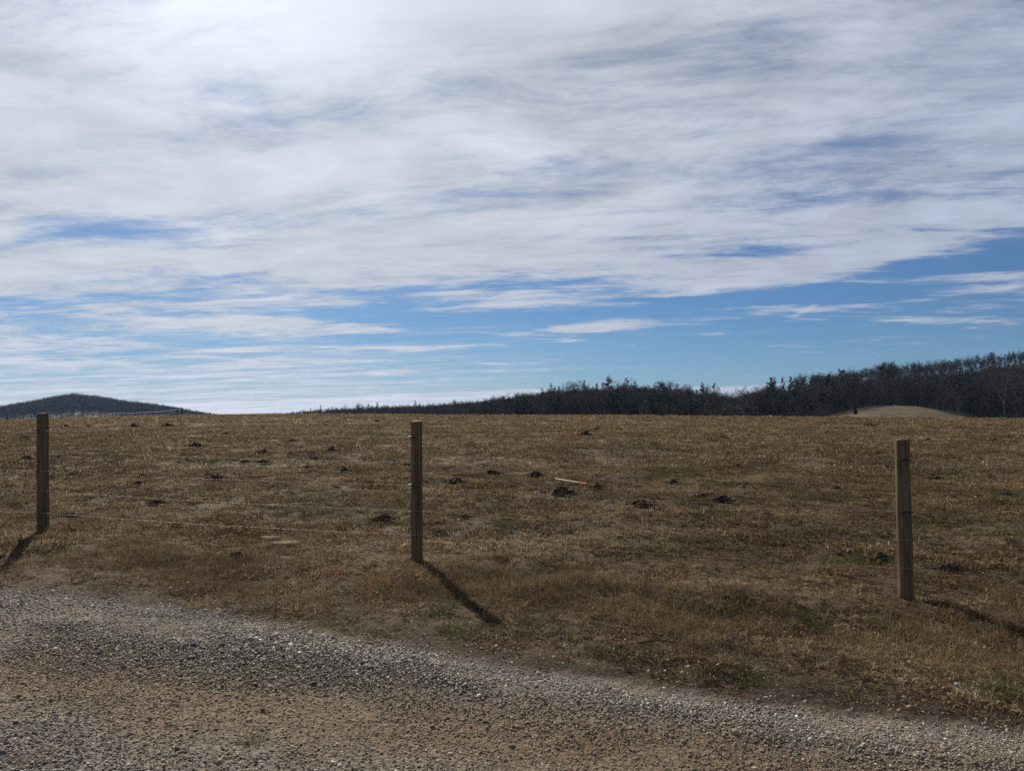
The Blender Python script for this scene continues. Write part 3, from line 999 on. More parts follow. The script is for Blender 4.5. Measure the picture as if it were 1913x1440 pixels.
def tube(path, rad, sides=5, caps=True):
    path = np.asarray(path, float)
    d = np.gradient(path, axis=0)
    d /= np.linalg.norm(d, axis=1)[:, None]
    up = np.array([0, 0, 1.0])
    a = np.cross(d, up)
    bad = np.linalg.norm(a, axis=1) < 1e-3
    a[bad] = np.array([1, 0, 0])
    a /= np.linalg.norm(a, axis=1)[:, None]
    b = np.cross(d, a)
    rad = np.broadcast_to(rad, (len(path),))
    th = np.linspace(0, 2 * np.pi, sides, endpoint=False)
    V = path[:, None] + rad[:, None, None] * (np.cos(th)[None, :, None] * a[:, None] + np.sin(th)[None, :, None] * b[:, None])
    n_ = len(path)
    F = [(i * sides + j, i * sides + (j + 1) % sides, (i + 1) * sides + (j + 1) % sides, (i + 1) * sides + j) for i in range(n_ - 1) for j in range(sides)]
    if caps:
        F += [tuple(reversed(range(sides))), tuple((n_ - 1) * sides + j for j in range(sides))]
    return V.reshape(-1, 3), F


# posts: picture columns/rows of the feet and heads, strand heights above the foot
POSTS = [  # foot x, foot y, head x, height, radius, strands, sawn face, label
    ((-9.22, 9.25), 0.0, 1.30, 0.054, (1.12, 0.90, 0.68, 0.46, 0.22), None, None),
    ((80, 993), -0.030, 1.30, 0.058, (1.115, 0.895, 0.67, 0.456, 0.214), None, 'grey-brown weathered post with vertical cracks'),
    ((779, 1047), -0.010, 1.30, 0.053, (1.153, 0.914, 0.706, 0.467, 0.244), None, 'dark brown weathered post'),
    ((1693, 1117), -0.003, 1.30, 0.056, (1.136, 0.918, 0.71, 0.479, 0.253), (math.radians(-96), 0.040), 'olive-brown post with a flat sawn face'),
    ((7.43, 5.42), 0.01, 1.30, 0.055, (1.13, 0.91, 0.70, 0.47, 0.25), None, None),
]
fence = empty('wire_fence', (0, 0, 0))
tag(fence, 'round wooden posts strung with five thin wires along the gravel lane', 'fence')
strand_pts = [[] for _ in range(5)]
for pi, (foot, lean, hgt, rad, strands, flat, lab) in enumerate(POSTS):
    if foot[1] > 100:
        fx, fy, fz = ground_at(*foot)
    else:
        fx, fy = foot
        fz = hz(fx, fy)
    if pi in (1, 2, 3):
        fz = hz(fx, fy)
        d_ = math.hypot(fx, fy)
    V, F = post_mesh('fence_post', rad, hgt, 0.35, 11 + pi, flat)
    V[:, 0] += lean * np.maximum(V[:, 2], 0)
    po = mesh_obj('fence_post', V, F, M['wood'], fence, smooth=True)
    po.location = (fx, fy, fz)
    if lab:
        po['label'] = lab
    for si, h in enumerate(strands):
        off = Vector((-NX, -NY, 0)) * (rad * 1.04 + 0.004)
        wp_ = np.array([fx + lean * h + off.x, fy + off.y, fz + h])
        strand_pts[si].append(wp_)
        # staple
        sv, sf = tube(np.array([[0.008, 0.012, -0.014], [0.008, -0.005, -0.012], [0.0, -0.009, 0.0], [-0.006, -0.005, 0.012], [-0.006, 0.012, 0.014]]), 0.0022, 4)
        st = mesh_obj('staple', sv, sf, M['staple'], po)
        st.location = tuple(wp_ - np.array([fx, fy, fz]))
        if si in (0, 2):
            # split tube that keeps the hot wire off the wood
            ln = 0.055 if pi < 3 else 0.085
            sh = -0.022 if pi < 3 else 0.008
            tv, tf = tube(np.array([[sh - ln / 2 + ln * q, 0.0 - 0.004 - 0.3 * 0 * q, 0.002 * math.sin(6 * q)] for q in np.linspace(0, 1, 6)]), 0.0075, 8)
            ang = math.atan2(-NX, NY)
            tv = np.stack([tv[:, 0] * math.cos(ang) - tv[:, 1] * math.sin(ang), tv[:, 0] * math.sin(ang) + tv[:, 1] * math.cos(ang), tv[:, 2]], -1)
            tb = mesh_obj('insulator_tube', tv, tf, M['sleeve'], po)
            tb.location = tuple(wp_ - np.array([fx, fy, fz]))
for si in range(5):
    path = []
    for a, b in zip(strand_pts[si][:-1], strand_pts[si][1:]):
        for q in np.linspace(0, 1, 24, endpoint=False):
            p_ = a + (b - a) * q
            p_[2] -= 0.018 * 4 * q * (1 - q)
            path.append(p_)
    path.append(strand_pts[si][-1])
    v, f = tube(path, 0.0013, 6)
    mesh_obj('wire_strand', v, f, M['wire'], fence, smooth=True)

# ------------------------------------------------------------------ far fence over the rise on the left
far_fence = empty('wire_fence', (-47.5, 110, hz(-47.5, 110)))
tag(far_fence, 'distant low post and cable fence crossing the rise below the blue hill', 'fence')
M['pale_wire'] = simple_mat('pale_cable', (0.55, 0.56, 0.58), 0.5, 0.0)
M['far_post'] = simple_mat('far_post_wood', (0.05, 0.045, 0.042), 0.9)
M['white_post'] = simple_mat('pale_post', (0.36, 0.36, 0.37), 0.7)
heads = []
for (px, py, Y, mk) in [(150, 782, 182, 'far_post'), (212, 771.5, 150, 'white_post'), (272, 770, 128, 'white_post'), (332, 765, 111, 'far_post'), (340, 764, 110, 'far_post'), (392, 771, 122, 'far_post'), (432, 779, 150, 'far_post')]:
    a, b = ray(px, py)
    x, y = a * Y, Y
    top = EYE + b * Y
    z0 = hz(x, y)
    v, f = tube([[0, 0, -0.2], [0, 0, (top - z0) * 0.5], [0.01, 0, top - z0 + 0.04]], 0.11 if mk == 'far_post' else 0.08, 7)
    po = mesh_obj('fence_post', v, f, M[mk], far_fence)
    po.location = (x - far_fence.location.x, y - far_fence.location.y, z0 - far_fence.location.z)
    heads.append((x - far_fence.location.x, y - far_fence.location.y, top - far_fence.location.z))
for dz_ in (0.0, -0.45):
    pts = []
    for a, b in zip(heads[:-1], heads[1:]):
        for q in np.linspace(0, 1, 6, endpoint=False):
            pts.append([a[i] + (b[i] - a[i]) * q - (0.10 * 4 * q * (1 - q) if i == 2 else 0) + (dz_ if i == 2 else 0) for i in range(3)])
    pts.append([heads[-1][0], heads[-1][1], heads[-1][2] + dz_])
    v, f = tube(pts, 0.032 if dz_ == 0 else 0.012, 5)
    mesh_obj('cable', v, f, M['pale_wire'], far_fence)

# dark log lying on the rim at the far left
M['log'] = simple_mat('dark_log_bark', (0.022, 0.018, 0.016), 0.9)
x, y, z = ground_at(14, 787.5)
v, f = tube([[-1.6, 0.4, 0.05], [-0.6, 0.1, 0.10], [0.3, 0.0, 0.08], [1.9, -0.2, 0.03]], [0.10, 0.15, 0.13, 0.06], 8)
lg = mesh_obj('fallen_log', v, f, M['log'])
lg.location = (x, y, z)
tag(lg, 'dark log lying on the field rim at the left edge of the picture', 'log')
v, f = tube([[0, 0, -0.05], [0.03, 0, 0.2], [-0.04, 0.03, 0.52]], [0.10, 0.07, 0.03], 7)
mesh_obj('branch_stub', v, f, M['log'], lg)

# ------------------------------------------------------------------ surveyor's stake dropped in the grass
x0, y0, z0 = ground_at(1037, 903.5)
x1, y1, z1 = ground_at(1095, 910)
M['lath'] = simple_mat('bare_white_lath', (0.66, 0.60, 0.50), 0.8)
M['orange'] = simple_mat('fluorescent_orange_paint', (0.72, 0.27, 0.17), 0.6)
stake = empty('survey_stake', (x0, y0, z0))
tag(stake, 'pale wooden survey stake with orange-painted end lying in the grass', 'stake')
dv = Vector((x1 - x0, y1 - y0, z1 - z0))
dn = dv.normalized()
side = Vector((-dn.y, dn.x, 0)).normalized()
upv = dn.cross(side) * (-1 if dn.cross(side).z < 0 else 1)


def bar(a, b, w, t, lift):
    pts = []
    for q in (a, b):
        c = dn * (dv.length * q) + Vector((0, 0, lift + 0.03 * (1 - q)))
        for sw, st_ in ((-1, -1), (1, -1), (1, 1), (-1, 1)):
            pts.append(c + side * (w * sw / 2) + upv * (t * st_ / 2))
    return [tuple(p) for p in pts], [(0, 1, 2, 3), (7, 6, 5, 4), (0, 4, 5, 1), (1, 5, 6, 2), (2, 6, 7, 3), (3, 7, 4, 0)]


v, f = bar(0.0, 0.72, 0.038, 0.016, 0.060)
mesh_obj('shaft', v, f, M['lath'], stake)
v, f = bar(0.721, 1.0, 0.039, 0.017, 0.060)
mesh_obj('painted_end', v, f, M['orange'], stake)

# ------------------------------------------------------------------ dark crumbly earth mounds
def make_soil_mat():
    m, nt, b, _ = new_mat('dark_crumbly_soil')
    p_ = pos(nt)
    c = mixc(nt, noise(nt, p_, 14, 5, 0.65).smooth(0.35, 0.7), (0.016, 0.012, 0.009), (0.070, 0.050, 0.035))
    nt.links.new(c, b.inputs['Base Color'])
    bump(nt, b, noise(nt, p_, 26, 5, 0.7), 1.0, 0.02)
    return m


M['soil'] = make_soil_mat()
ICO_F = np.array([(0, 11, 5), (0, 5, 1), (0, 1, 7), (0, 7, 10), (0, 10, 11), (1, 5, 9), (5, 11, 4), (11, 10, 2), (10, 7, 6), (7, 1, 8), (3, 9, 4), (3, 4, 2), (3, 2, 6), (3, 6, 8), (3, 8, 9), (4, 9, 5), (2, 4, 11), (6, 2, 10), (8, 6, 7), (9, 8, 1)])
_t = (1 + 5 ** 0.5) / 2
ICO_V = np.array([(-1, _t, 0), (1, _t, 0), (-1, -_t, 0), (1, -_t, 0), (0, -1, _t), (0, 1, _t), (0, -1, -_t), (0, 1, -_t), (_t, 0, -1), (_t, 0, 1), (-_t, 0, -1), (-_t, 0, 1)]) / math.hypot(1, _t)


def mound_mesh(name, seed, ragged):
    """a low heap of unit width built up of clods"""
    g = np.random.default_rng(seed)
    VV, FF, o_ = [], [], 0
    # body: a lumpy dome
    nr_, na_ = 7, 22
    th = np.linspace(0, 2 * np.pi, na_, endpoint=False)
    outl = 0.36 + 0.28 * (fbm(np.cos(th) * 1.6 + seed, np.sin(th) * 1.6, 3, seed) - 0.5)
    dome = []
    for i in range(nr_ + 1):
        f = i / nr_
        r = outl * f
        x_, y_ = r * np.cos(th), 0.75 * r * np.sin(th)
        z_ = 0.20 * (1 - f ** 1.7) * (0.45 + 1.1 * fbm(x_ * 7 + seed, y_ * 7, 3, seed + 3)) - 0.03 * (f > 0.99)
        dome += list(np.stack([x_, y_, z_], -1))
    VV.append(np.array(dome))
    for i in range(nr_):
        for j in range(na_):
            a, b = i * na_ + j, i * na_ + (j + 1) % na_
            FF += [(a, b + na_, b), (a, a + na_, b + na_)]
    o_ = len(dome)
    for _ in range(ragged):
        rr_, t_ = 0.68 * math.sqrt(g.random()), g.random() * 6.283
        sz = g.uniform(0.035, 0.11) * (1.15 - rr_)
        v = ICO_V * g.uniform(0.7, 1.25, (12, 1)) * sz * np.array([1.1, 1.0, 0.75])
        zt = 0.17 * max(0, 1 - (rr_ / 0.42) ** 1.7)
        VV.append(v + np.array([rr_ * math.cos(t_), 0.75 * rr_ * math.sin(t_), zt]))
        FF += [tuple(int(q) + o_ for q in t3) for t3 in ICO_F]
        o_ += 12
    return mesh_obj(name, np.vstack(VV), np.array(FF), M['soil'], linked=False).data


mounds = [mound_mesh('earth_mound', 300 + i, 40) for i in range(9)]
NEAR_L = {  # labels for the mounds one can point to
    (1049, 922): 'broad dark molehill just below the orange-ended stake',
    (1200, 945): 'tall dark molehill of two touching heaps, the larger one, right of the stake',
    (1228, 950): 'low flat heap joined to the right of the larger double molehill',
    (1349, 936): 'rounded dark molehill beside a green tuft in mid field',
    (1308, 929): 'dark molehill half hidden in green grass in mid field',
    (921, 884): 'dark rounded molehill alone right of the centre post',
    (851, 901): 'long low molehill just right of the centre post',
    (716, 971): 'dark molehill in green grass just left of the centre post foot',
    (642, 879): 'dark molehill standing alone left of the centre post',
    (573, 873): 'ragged dark molehill on open turf in the left half of the field',
    (292, 942): 'largest dark molehill between the left and centre posts',
    (140, 886): 'peaked dark molehill just right of the left post',
    (177, 884): 'small dark clod right beside the peaked molehill near the left post',
    (270, 891): 'flat spread molehill halfway between the left post and the long wire',
    (365, 833): 'broad low molehill high in the left field under the top wire',
    (135, 962): 'flat dark scrape right of the left post foot',
    (1115, 911): 'dark low heap touching the orange end of the stake',
    (1000, 888): 'low molehill above and left of the pale stake',
    (1744, 893): 'dark molehill just right of the right post at mid height',
    (1847, 891): 'low ragged molehill near the right edge of the picture',
    (1563, 913): 'dark molehill left of the right post at mid height',
    (1775, 1064): 'dark molehill just right of the foot of the right post',
    (1644, 1045): 'dark molehill just left of the foot of the right post',
    (1569, 1040): 'dark upright clod in green grass left of the right post foot',
    (1859, 823): 'dark molehill high in the field at the right edge',
    (1625, 793): 'dark molehill near the rim below the small bush',
    (1094, 811): 'wide flat molehill high in the middle of the field',
    (1880, 923): 'dark molehill in a green patch at the right edge',
    (50, 857): 'ragged dark molehill left of the left post',
    (1434, 962): 'dark clod between the mid-field molehills and the right post',
    (405, 894): 'scattered low molehill under the second wire left of centre',
    (904, 869): 'thin flat molehill just above the lone rounded one right of centre post',
    (620, 842): 'wide low molehill with green grass left of the centre post head',
}
LANDMARK = [(77, 770, 'the head of the left post'), (80, 993, 'the foot of the left post'), (777, 792, 'the head of the centre post'), (779, 1047, 'the foot of the centre post'), (778, 905, 'the middle of the centre post'),
            (1685, 825, 'the head of the right post'), (1690, 950, 'the middle of the right post'), (1066, 906, 'the orange-ended stake'), (1598, 772, 'the small bush on the knoll'), (1208, 945, 'the double molehill'), (140, 886, 'the peaked molehill'),
            (292, 942, 'the largest molehill of the left field'), (1349, 936, 'the rounded molehill in mid field'), (335, 766, 'the tall far fence posts'), (921, 884, 'the lone rounded molehill'), (365, 833, 'the broad low molehill'),
            (1205, 760, 'the pale conifer'), (1440, 760, 'the broad pine by the skyline dip'), (660, 785, 'the left stretch of the rim'), (642, 879, 'the lone molehill left of the centre post'), (1094, 811, 'the wide flat molehill')]
USED = set(NEAR_L.values())


def place_words(px, py):
    for (lx, ly, w) in sorted(LANDMARK, key=lambda q: math.hypot(q[0] - px, 2.2 * (q[1] - py))):
        dx_, dy_ = px - lx, py - ly
        d = math.hypot(dx_, 2.2 * dy_)
        side_ = ('right of' if dx_ > 0 else 'left of') if abs(dx_) > 2.2 * abs(dy_) else ('below' if dy_ > 0 else 'above')
        t = 'small dark earth heap %s %s %s' % ('just' if d < 55 else 'somewhat' if d < 120 else 'well', side_, w)
        if t not in USED:
            USED.add(t)
            return t
    return 'small dark earth heap on open turf'


mg = np.random.default_rng(4)
for i, (px, py, w) in enumerate(MOUND):
    x, y, z, wid = MPOS[i]
    o = bpy.data.objects.new('earth_mound', mounds[i % 9])
    COL.objects.link(o)
    o.location = (x, y, z + 0.03)
    o.rotation_euler = (0, 0, mg.uniform(-0.5, 0.5) + (math.pi if i % 2 else 0))
    flat_ = 1.0 if py > 830 else 1.15
    hh = min(wid, 0.75) * flat_ * mg.uniform(0.85, 1.2) * (0.5 if (px, py) in ((135, 962), (904, 869), (1228, 950)) else 1.0)
    o.scale = (wid, wid * 0.9, hh)
    lab = NEAR_L.get((px, py))
    if lab is None:
        lab = place_words(px, py)
    tag(o, lab, 'molehill', 'dark molehills dotted over the field')

# ------------------------------------------------------------------ pale straw mats and stray sticks
for (px, py, w, lab) in ((533, 1018, 46, 'flat pale straw mat, the larger one, left of the centre post foot'), (503, 1009, 30, 'smaller pale straw wisp just left of the larger straw mat')):
    x, y, z = ground_at(px, py)
    o = blade_patch('straw_mat', 260, 0.5, 0.10, 0.45, 0.012, 0.03, (78, 92), M['straw'], px, segs=3, tone_bias=0.25)
    COL.objects.link(o)
    o.location = (x, y, z + 0.03)
    sw = w * y / FPX * 0.95
    o.scale = (sw, sw * 0.8, 0.25)
    tag(o, lab, 'straw mat')
M['stick'] = simple_mat('dead_stick', (0.16, 0.13, 0.10), 0.9)
M['dark_stick'] = simple_mat('dark_dead_stick', (0.03, 0.024, 0.02), 0.9)
STICK = [(1322, 1092, [(0, 0, 0.02), (0.012, 0.02, 0.09), (0.03, 0.03, 0.16)], 'thin pale forked twig standing in the grass right of centre', 'stick'),
         (1250, 1130, [(-0.02, 0, 0.0), (0, 0.02, 0.05), (0.05, 0.0, 0.06), (0.14, -0.02, 0.035)], 'dark crooked twig lying in the rough grass right of centre', 'dark_stick'),
         (1228, 1210, [(-0.12, 0.0, 0.03), (0.0, 0.01, 0.045), (0.13, 0.0, 0.03)], 'dark straight stick lying just above the gravel edge', 'dark_stick')]
for (px, py, pts, lab, mk) in STICK:
    x, y, z = ground_at(px, py)
    v, f = tube(pts, np.linspace(0.006, 0.003, len(pts)), 5)
    o = mesh_obj('twig', v, f, M[mk])
    o.location = (x, y, z)
    a, b = pts[1], pts[-1]
    v, f = tube([a, ((a[0] + b[0]) / 2 - 0.03, a[1] - 0.02, a[2] + 0.03), (a[0] - 0.05, a[1] - 0.03, a[2] + 0.05)], [0.004, 0.003, 0.002], 4)
    mesh_obj('side_shoot', v, f, M[mk], o)
    tag(o, lab, 'twig')

# ------------------------------------------------------------------ trees
def bark_mat(name, dark, light):
    m, nt, b, _ = new_mat(name)
    oi = nt.nodes.new('ShaderNodeObjectInfo')
    rnd = Ex(nt, oi.outputs['Random'])
    p_ = pos(nt)
    c = mixc(nt, (noise(nt, p_, 0.6, 4, 0.6) * 0.5 + rnd * 0.5), dark, light)
    nt.links.new(c, b.inputs['Base Color'])
    return m


M['twig'] = bark_mat('bare_twigs', (0.030, 0.025, 0.025), (0.085, 0.071, 0.068))
M['bark'] = bark_mat('grey_bark', (0.032, 0.028, 0.026), (0.09, 0.08, 0.074))
M['needle'] = bark_mat('pine_needles', (0.008, 0.012, 0.007), (0.024, 0.030, 0.016))
M['cedar'] = bark_mat('pale_conifer_needles', (0.05, 0.062, 0.04), (0.085, 0.10, 0.062))
M['pbark'] = bark_mat('pine_bark', (0.032, 0.025, 0.021), (0.07, 0.055, 0.045))


class Sticks:
    """collects tapered sticks: prisms for wood, flat slivers for twigs"""
    def __init__(self):
        self.v, self.f, self.n = [], [], 0

    def stick(self, p0, p1, r0, r1, sides):
        d = p1 - p0
        l = np.linalg.norm(d)
        if l < 1e-6:
            return
        d = d / l
        a = np.cross(d, [0.3, 0.5, 0.81])
        a /= np.linalg.norm(a) + 1e-9
        b = np.cross(d, a)
        if sides == 1:
            self.v += [p0 + a * r0, p0 - a * r0, p1 - b * r1, p1 + b * r1]
            n = self.n
            self.f.append((n, n + 1, n + 2, n + 3))
            self.n += 4
            return
        th = np.arange(sides) * 2 * np.pi / sides
        for p, r in ((p0, r0), (p1, r1)):
            self.v += [p + r * (math.cos(t) * a + math.sin(t) * b) for t in th]
        n = self.n
        for j in range(sides):
            k_ = (j + 1) % sides
            self.f.append((n + j, n + k_, n + sides + k_, n + sides + j))
        self.n += 2 * sides

    def arrays(self):
        return np.array(self.v), np.array(self.f)


def bare_tree(seed, H=15.0, spread=0.55, low=0.3, bushy=False):
    g = np.random.default_rng(seed)
    tr, cr = Sticks(), Sticks()

    def rdir(d, ang):
        r_ = g.normal(0, 1, 3)
        r_ -= d * np.dot(r_, d)
        r_ /= np.linalg.norm(r_) + 1e-9
        o = d * math.cos(ang) + r_ * math.sin(ang)
        return o / np.linalg.norm(o)

    def limb(p, d, L, r, lev):
        n_ = (5, 4, 3, 2)[lev]
        pts = [p]
        for i in range(n_):
            d = rdir(d, g.uniform(0.05, 0.16 + 0.08 * lev))
            d = d + np.array([0, 0, 0.10 if lev else 0.04])
            d /= np.linalg.norm(d)
            q = pts[-1] + d * L / n_
            rr0, rr1 = r * (1 - 0.72 * i / n_), r * (1 - 0.72 * (i + 1) / n_)
            if lev == 0:
                tr.stick(pts[-1], q, rr0, rr1, 5)
            elif lev == 1:
                cr.stick(pts[-1], q, rr0, rr1, 3)
            else:
                cr.stick(pts[-1], q, max(rr0, 0.040), max(rr1, 0.026), 1)
            pts.append(q)
        if lev == 3:
            for _ in range(4):
                e = rdir(d, g.uniform(0.3, 0.8))
                s0 = pts[1] + (pts[-1] - pts[1]) * g.random()
                cr.stick(s0, s0 + e * L * g.uniform(0.5, 1.0), 0.032, 0.014, 1)
            return
        nk = ((9, 6, 4) if not bushy else (10, 6, 4))[lev]
        for c in range(nk):
            t = g.uniform(low if lev == 0 else 0.2, 1.0)
            if c == 0:
                t = 1.0
            k_ = min(int(t * n_), n_ - 1)
            s0 = pts[k_] + (pts[k_ + 1] - pts[k_]) * (t * n_ - k_)
            dd = pts[k_ + 1] - pts[k_]
            dd /= np.linalg.norm(dd)
            e = rdir(dd, g.uniform(0.35, 0.85) * (spread / 0.55) if c else 0.15)
            limb(s0, e, L * g.uniform(0.42, 0.62) * (1.15 - 0.35 * t), r * (0.55 - 0.25 * t), lev + 1)

    if bushy:
        tr.stick(np.array([0, 0, -0.6]), np.array([0, 0, 0.5]), 0.16, 0.07, 5)
        for _ in range(5):
            a = g.uniform(0, 6.283)
            p0 = np.array([math.cos(a), math.sin(a), 0]) * H * 0.06
            d0 = np.array([math.cos(a) * 0.45, math.sin(a) * 0.45, 1.0])
            limb(p0, d0 / np.linalg.norm(d0), H * 0.62, 0.055, 1)
            cr.stick(p0 - np.array([0, 0, 0.4]), p0 + d0 * 0.2, 0.08, 0.06, 4)
    else:
        tr.stick(np.array([0, 0, -0.6]), np.array([0, 0, 0.05]), H * 0.016, H * 0.0135, 5)
        limb(np.array([0, 0, 0.0]), np.array([0, 0, 1.0]), H * 0.70, H * 0.0135, 0)
    return tr.arrays(), cr.arrays()


def pine_tree(seed, H=18.0, start=0.38, wid=0.19, cone=0.5, gaps=0.25, droop=0.0, clump=0.62):
    g = np.random.default_rng(seed)
    tr = Sticks()
    V, F = [], []
    n = 0
    bend = g.normal(0, 0.012, 2)
    top = np.array([bend[0] * H, bend[1] * H, H * 0.985])
    ctr = lambda z: np.array([bend[0] * z, bend[1] * z, z])
    zs = [-0.6] + list(np.linspace(0, H * 0.985, 7))
    for a, b in zip(zs[:-1], zs[1:]):
        tr.stick(ctr(a), ctr(b), H * 0.0125 * (1 - 0.9 * max(a, 0) / H), H * 0.0125 * (1 - 0.9 * b / H), 5)
    z = start * H
    while z < H * 0.99:
        f = (z / H - start) / (1 - start)
        prof = min(1.0, 0.45 + f * 2.2) * (1 - f) ** cone if f < 0.98 else 0.12
        for _ in range(g.integers(3, 6)):
            if g.random() < gaps:
                continue
            a = g.uniform(0, 6.283)
            L = wid * H * max(prof, 0.10) * g.uniform(0.55, 1.2)
            rise = g.uniform(0.05, 0.5) + 0.4 * f - droop
            p0 = ctr(z)
            d = np.array([math.cos(a), math.sin(a), rise])
            d /= np.linalg.norm(d)
            p1 = p0 + d * L
            sd_ = np.cross(d, [0, 0, 1.0]) * 0.045
            V += [p0 + sd_, p0 - sd_, p1 - sd_ * 0.3, p1 + sd_ * 0.3]
            F.append((n, n + 1, n + 2, n + 3))
            n += 4
            nc = max(2, int(L / 0.42))
            for c in range(nc):
                t = 0.30 + 0.75 * (c + g.random() * 0.6) / nc
                cpos = p0 + d * L * t + g.normal(0, 0.16, 3)
                sz = clump * g.uniform(0.6, 1.15) * (0.55 + 0.45 * (1 - f))
                for _q in range(5):
                    n1 = g.normal(0, 1, 3)
                    n1[2] *= 0.6
                    n1 += d * 0.8
                    n1 /= np.linalg.norm(n1)
                    n2 = np.cross(n1, g.normal(0, 1, 3))
                    n2 /= np.linalg.norm(n2) + 1e-9
                    cc = cpos + g.normal(0, 0.15, 3)
                    e1, e2 = n1 * sz * 0.7, n2 * sz * 0.40
                    V += [cc - e1 * 0.5, cc + e2, cc + e1, cc - e2]
                    F.append((n, n + 1, n + 2, n + 3))
                    n += 4
        z += g.uniform(0.38, 0.75) * H / 18.0
    return tr.arrays(), (np.array(V), np.array(F))


KIND = {}


def register(kind, variants, crown_mat, trunk_mat, H):
    """meshes of a kind of tree: separate trunk and crown, and both joined for the masses behind"""
    L = []
    for i, ((tv, tf), (cv_, cf)) in enumerate(variants):
        t = mesh_obj('trunk', tv, [tuple(int(q) for q in f) for f in tf] if tf.ndim == 1 else split_faces(tf), trunk_mat, linked=False).data
        c = mesh_obj('crown', cv_, split_faces(cf), crown_mat, linked=False).data
        j = mesh_obj('%s_%02d' % (kind, i), np.vstack([tv, cv_]), split_faces(tf) + [tuple(q + len(tv) for q in f) for f in split_faces(cf)], trunk_mat, linked=False)
        j.data.materials.append(crown_mat)
        mi = np.zeros(len(j.data.polygons), np.int32)
        mi[len(tf):] = 1
        j.data.polygons.foreach_set('material_index', mi)
        zmax = float(max(tv[:, 2].max(), cv_[:, 2].max()))
        L.append((t, c, j, zmax))
    KIND[kind] = L


def split_faces(f):
    return [tuple(int(q) for q in r) for r in f]


register('bare_tree', [bare_tree(20 + i, 15.0, 0.5 + 0.05 * (i % 3), 0.32 + 0.08 * (i % 3)) for i in range(6)], M['twig'], M['bark'], 15)
register('pine_tree', [pine_tree(50, 18, 0.30, 0.20, 0.55, 0.15), pine_tree(51, 18, 0.45, 0.18, 0.45, 0.25), pine_tree(52, 18, 0.55, 0.17, 0.40, 0.30), pine_tree(53, 18, 0.22, 0.22, 0.7, 0.12),
                       pine_tree(54, 18, 0.40, 0.15, 0.6, 0.2), pine_tree(55, 18, 0.60, 0.20, 0.35, 0.25)], M['needle'], M['pbark'], 18)
register('cedar_tree', [pine_tree(70 + i, 11, 0.06, 0.22, 0.85, 0.05, 0.15, 0.55) for i in range(2)], M['cedar'], M['pbark'], 11)
register('bare_shrub', [bare_tree(90 + i, 6.5, 0.8, 0.2, True) for i in range(4)], M['twig'], M['bark'], 6.5)
register('evergreen_shrub', [pine_tree(110, 3.0, 0.03, 0.42, 0.6, 0.0, 0.1, 0.55)], M['needle'], M['pbark'], 3)

tg = np.random.default_rng(12)
GROUPS = {'left': 'trees along the low left stretch of the wood', 'mid': 'trees of the dark wood behind the field', 'right': 'trees on the hillside behind the pasture knoll', 'hill': 'trees on the ridge of the far blue hill'}


def plant(kind, px, depth, top_py, label, group, var=None, sxy=1.0, min_s=0.45, max_s=1.6):
    L = KIND[kind]
    t, c, j, zm = L[int(tg.integers(0, len(L))) if var is None else var]
    a, b = ray(px, top_py)
    x, y = a * depth, depth
    z0 = hz(x, y)
    s_ = (EYE + b * depth - z0) / zm
    s_ = min(max(s_, min_s), max_s)
    o = empty(kind, (x, y, z0))
    o.rotation_euler = (0, 0, tg.uniform(0, 6.283))
    w = s_ * sxy * tg.uniform(0.9, 1.15)
    o.scale = (w, w, s_)
    for nm, me in (('trunk', t), ('crown', c)):
        q = bpy.data.objects.new(nm, me)
        link(q, o)
    tag(o, label, 'shrub' if 'shrub' in kind else 'tree', group)
    return o


SKY = [(515, 770), (560, 764), (620, 759), (700, 755), (770, 753), (850, 748), (900, 744), (945, 736), (985, 728), (1020, 719), (1060, 714), (1120, 711), (1170, 707), (1230, 711), (1290, 716), (1330, 722), (1370, 729),
       (1400, 722), (1440, 712), (1480, 708), (1530, 703), (1600, 692), (1660, 684), (1720, 680), (1780, 675), (1840, 667), (1913, 659), (2050, 650)]
SKX, SKY_Y = np.array([a for a, _ in SKY]), np.array([b for _, b in SKY])


def crest_of(px):
    t = (px - CX) / FPX
    return float(np.interp(t, HT, HC)), float(np.interp(t, HT, HF))


def zone(px):
    return 'left' if px < 960 else 'mid' if px < 1500 else 'right'


WORD = {'bare_tree': 'bare grey tree', 'pine_tree': 'dark green pine', 'bare_shrub': 'leafless shrub', 'cedar_tree': 'pale conifer'}
SPOT = [(600, 'at its thin far left tip'), (700, 'midway from left tip to centre post'), (775, 'just left of the centre post'), (860, 'just right of the centre post'), (960, 'where the wood begins to rise'),
        (1040, 'on its left shoulder above the stake'), (1130, 'on the left half of its crest'), (1205, 'above the pale conifer'), (1290, 'on the right half of its crest'), (1345, 'left of the skyline dip'), (1425, 'in the skyline dip'),
        (1500, 'right of the skyline dip'), (1560, 'left of the pasture knoll'), (1625, 'over the left slope of the knoll'), (1690, 'over the knoll top above the right post'), (1760, 'over the right slope of the knoll'),
        (1830, 'past the right foot of the knoll'), (3000, 'by the right picture edge')]


def spot(px):
    return next(w for lim, w in SPOT if px < lim)


PLACE_S = {'left': 'on the low wood skyline', 'mid': 'on the wood skyline', 'right': 'on the hill skyline'}
PLACE_F = {'left': 'at the wood foot', 'mid': 'at the wood front', 'right': 'at the hill wood front'}

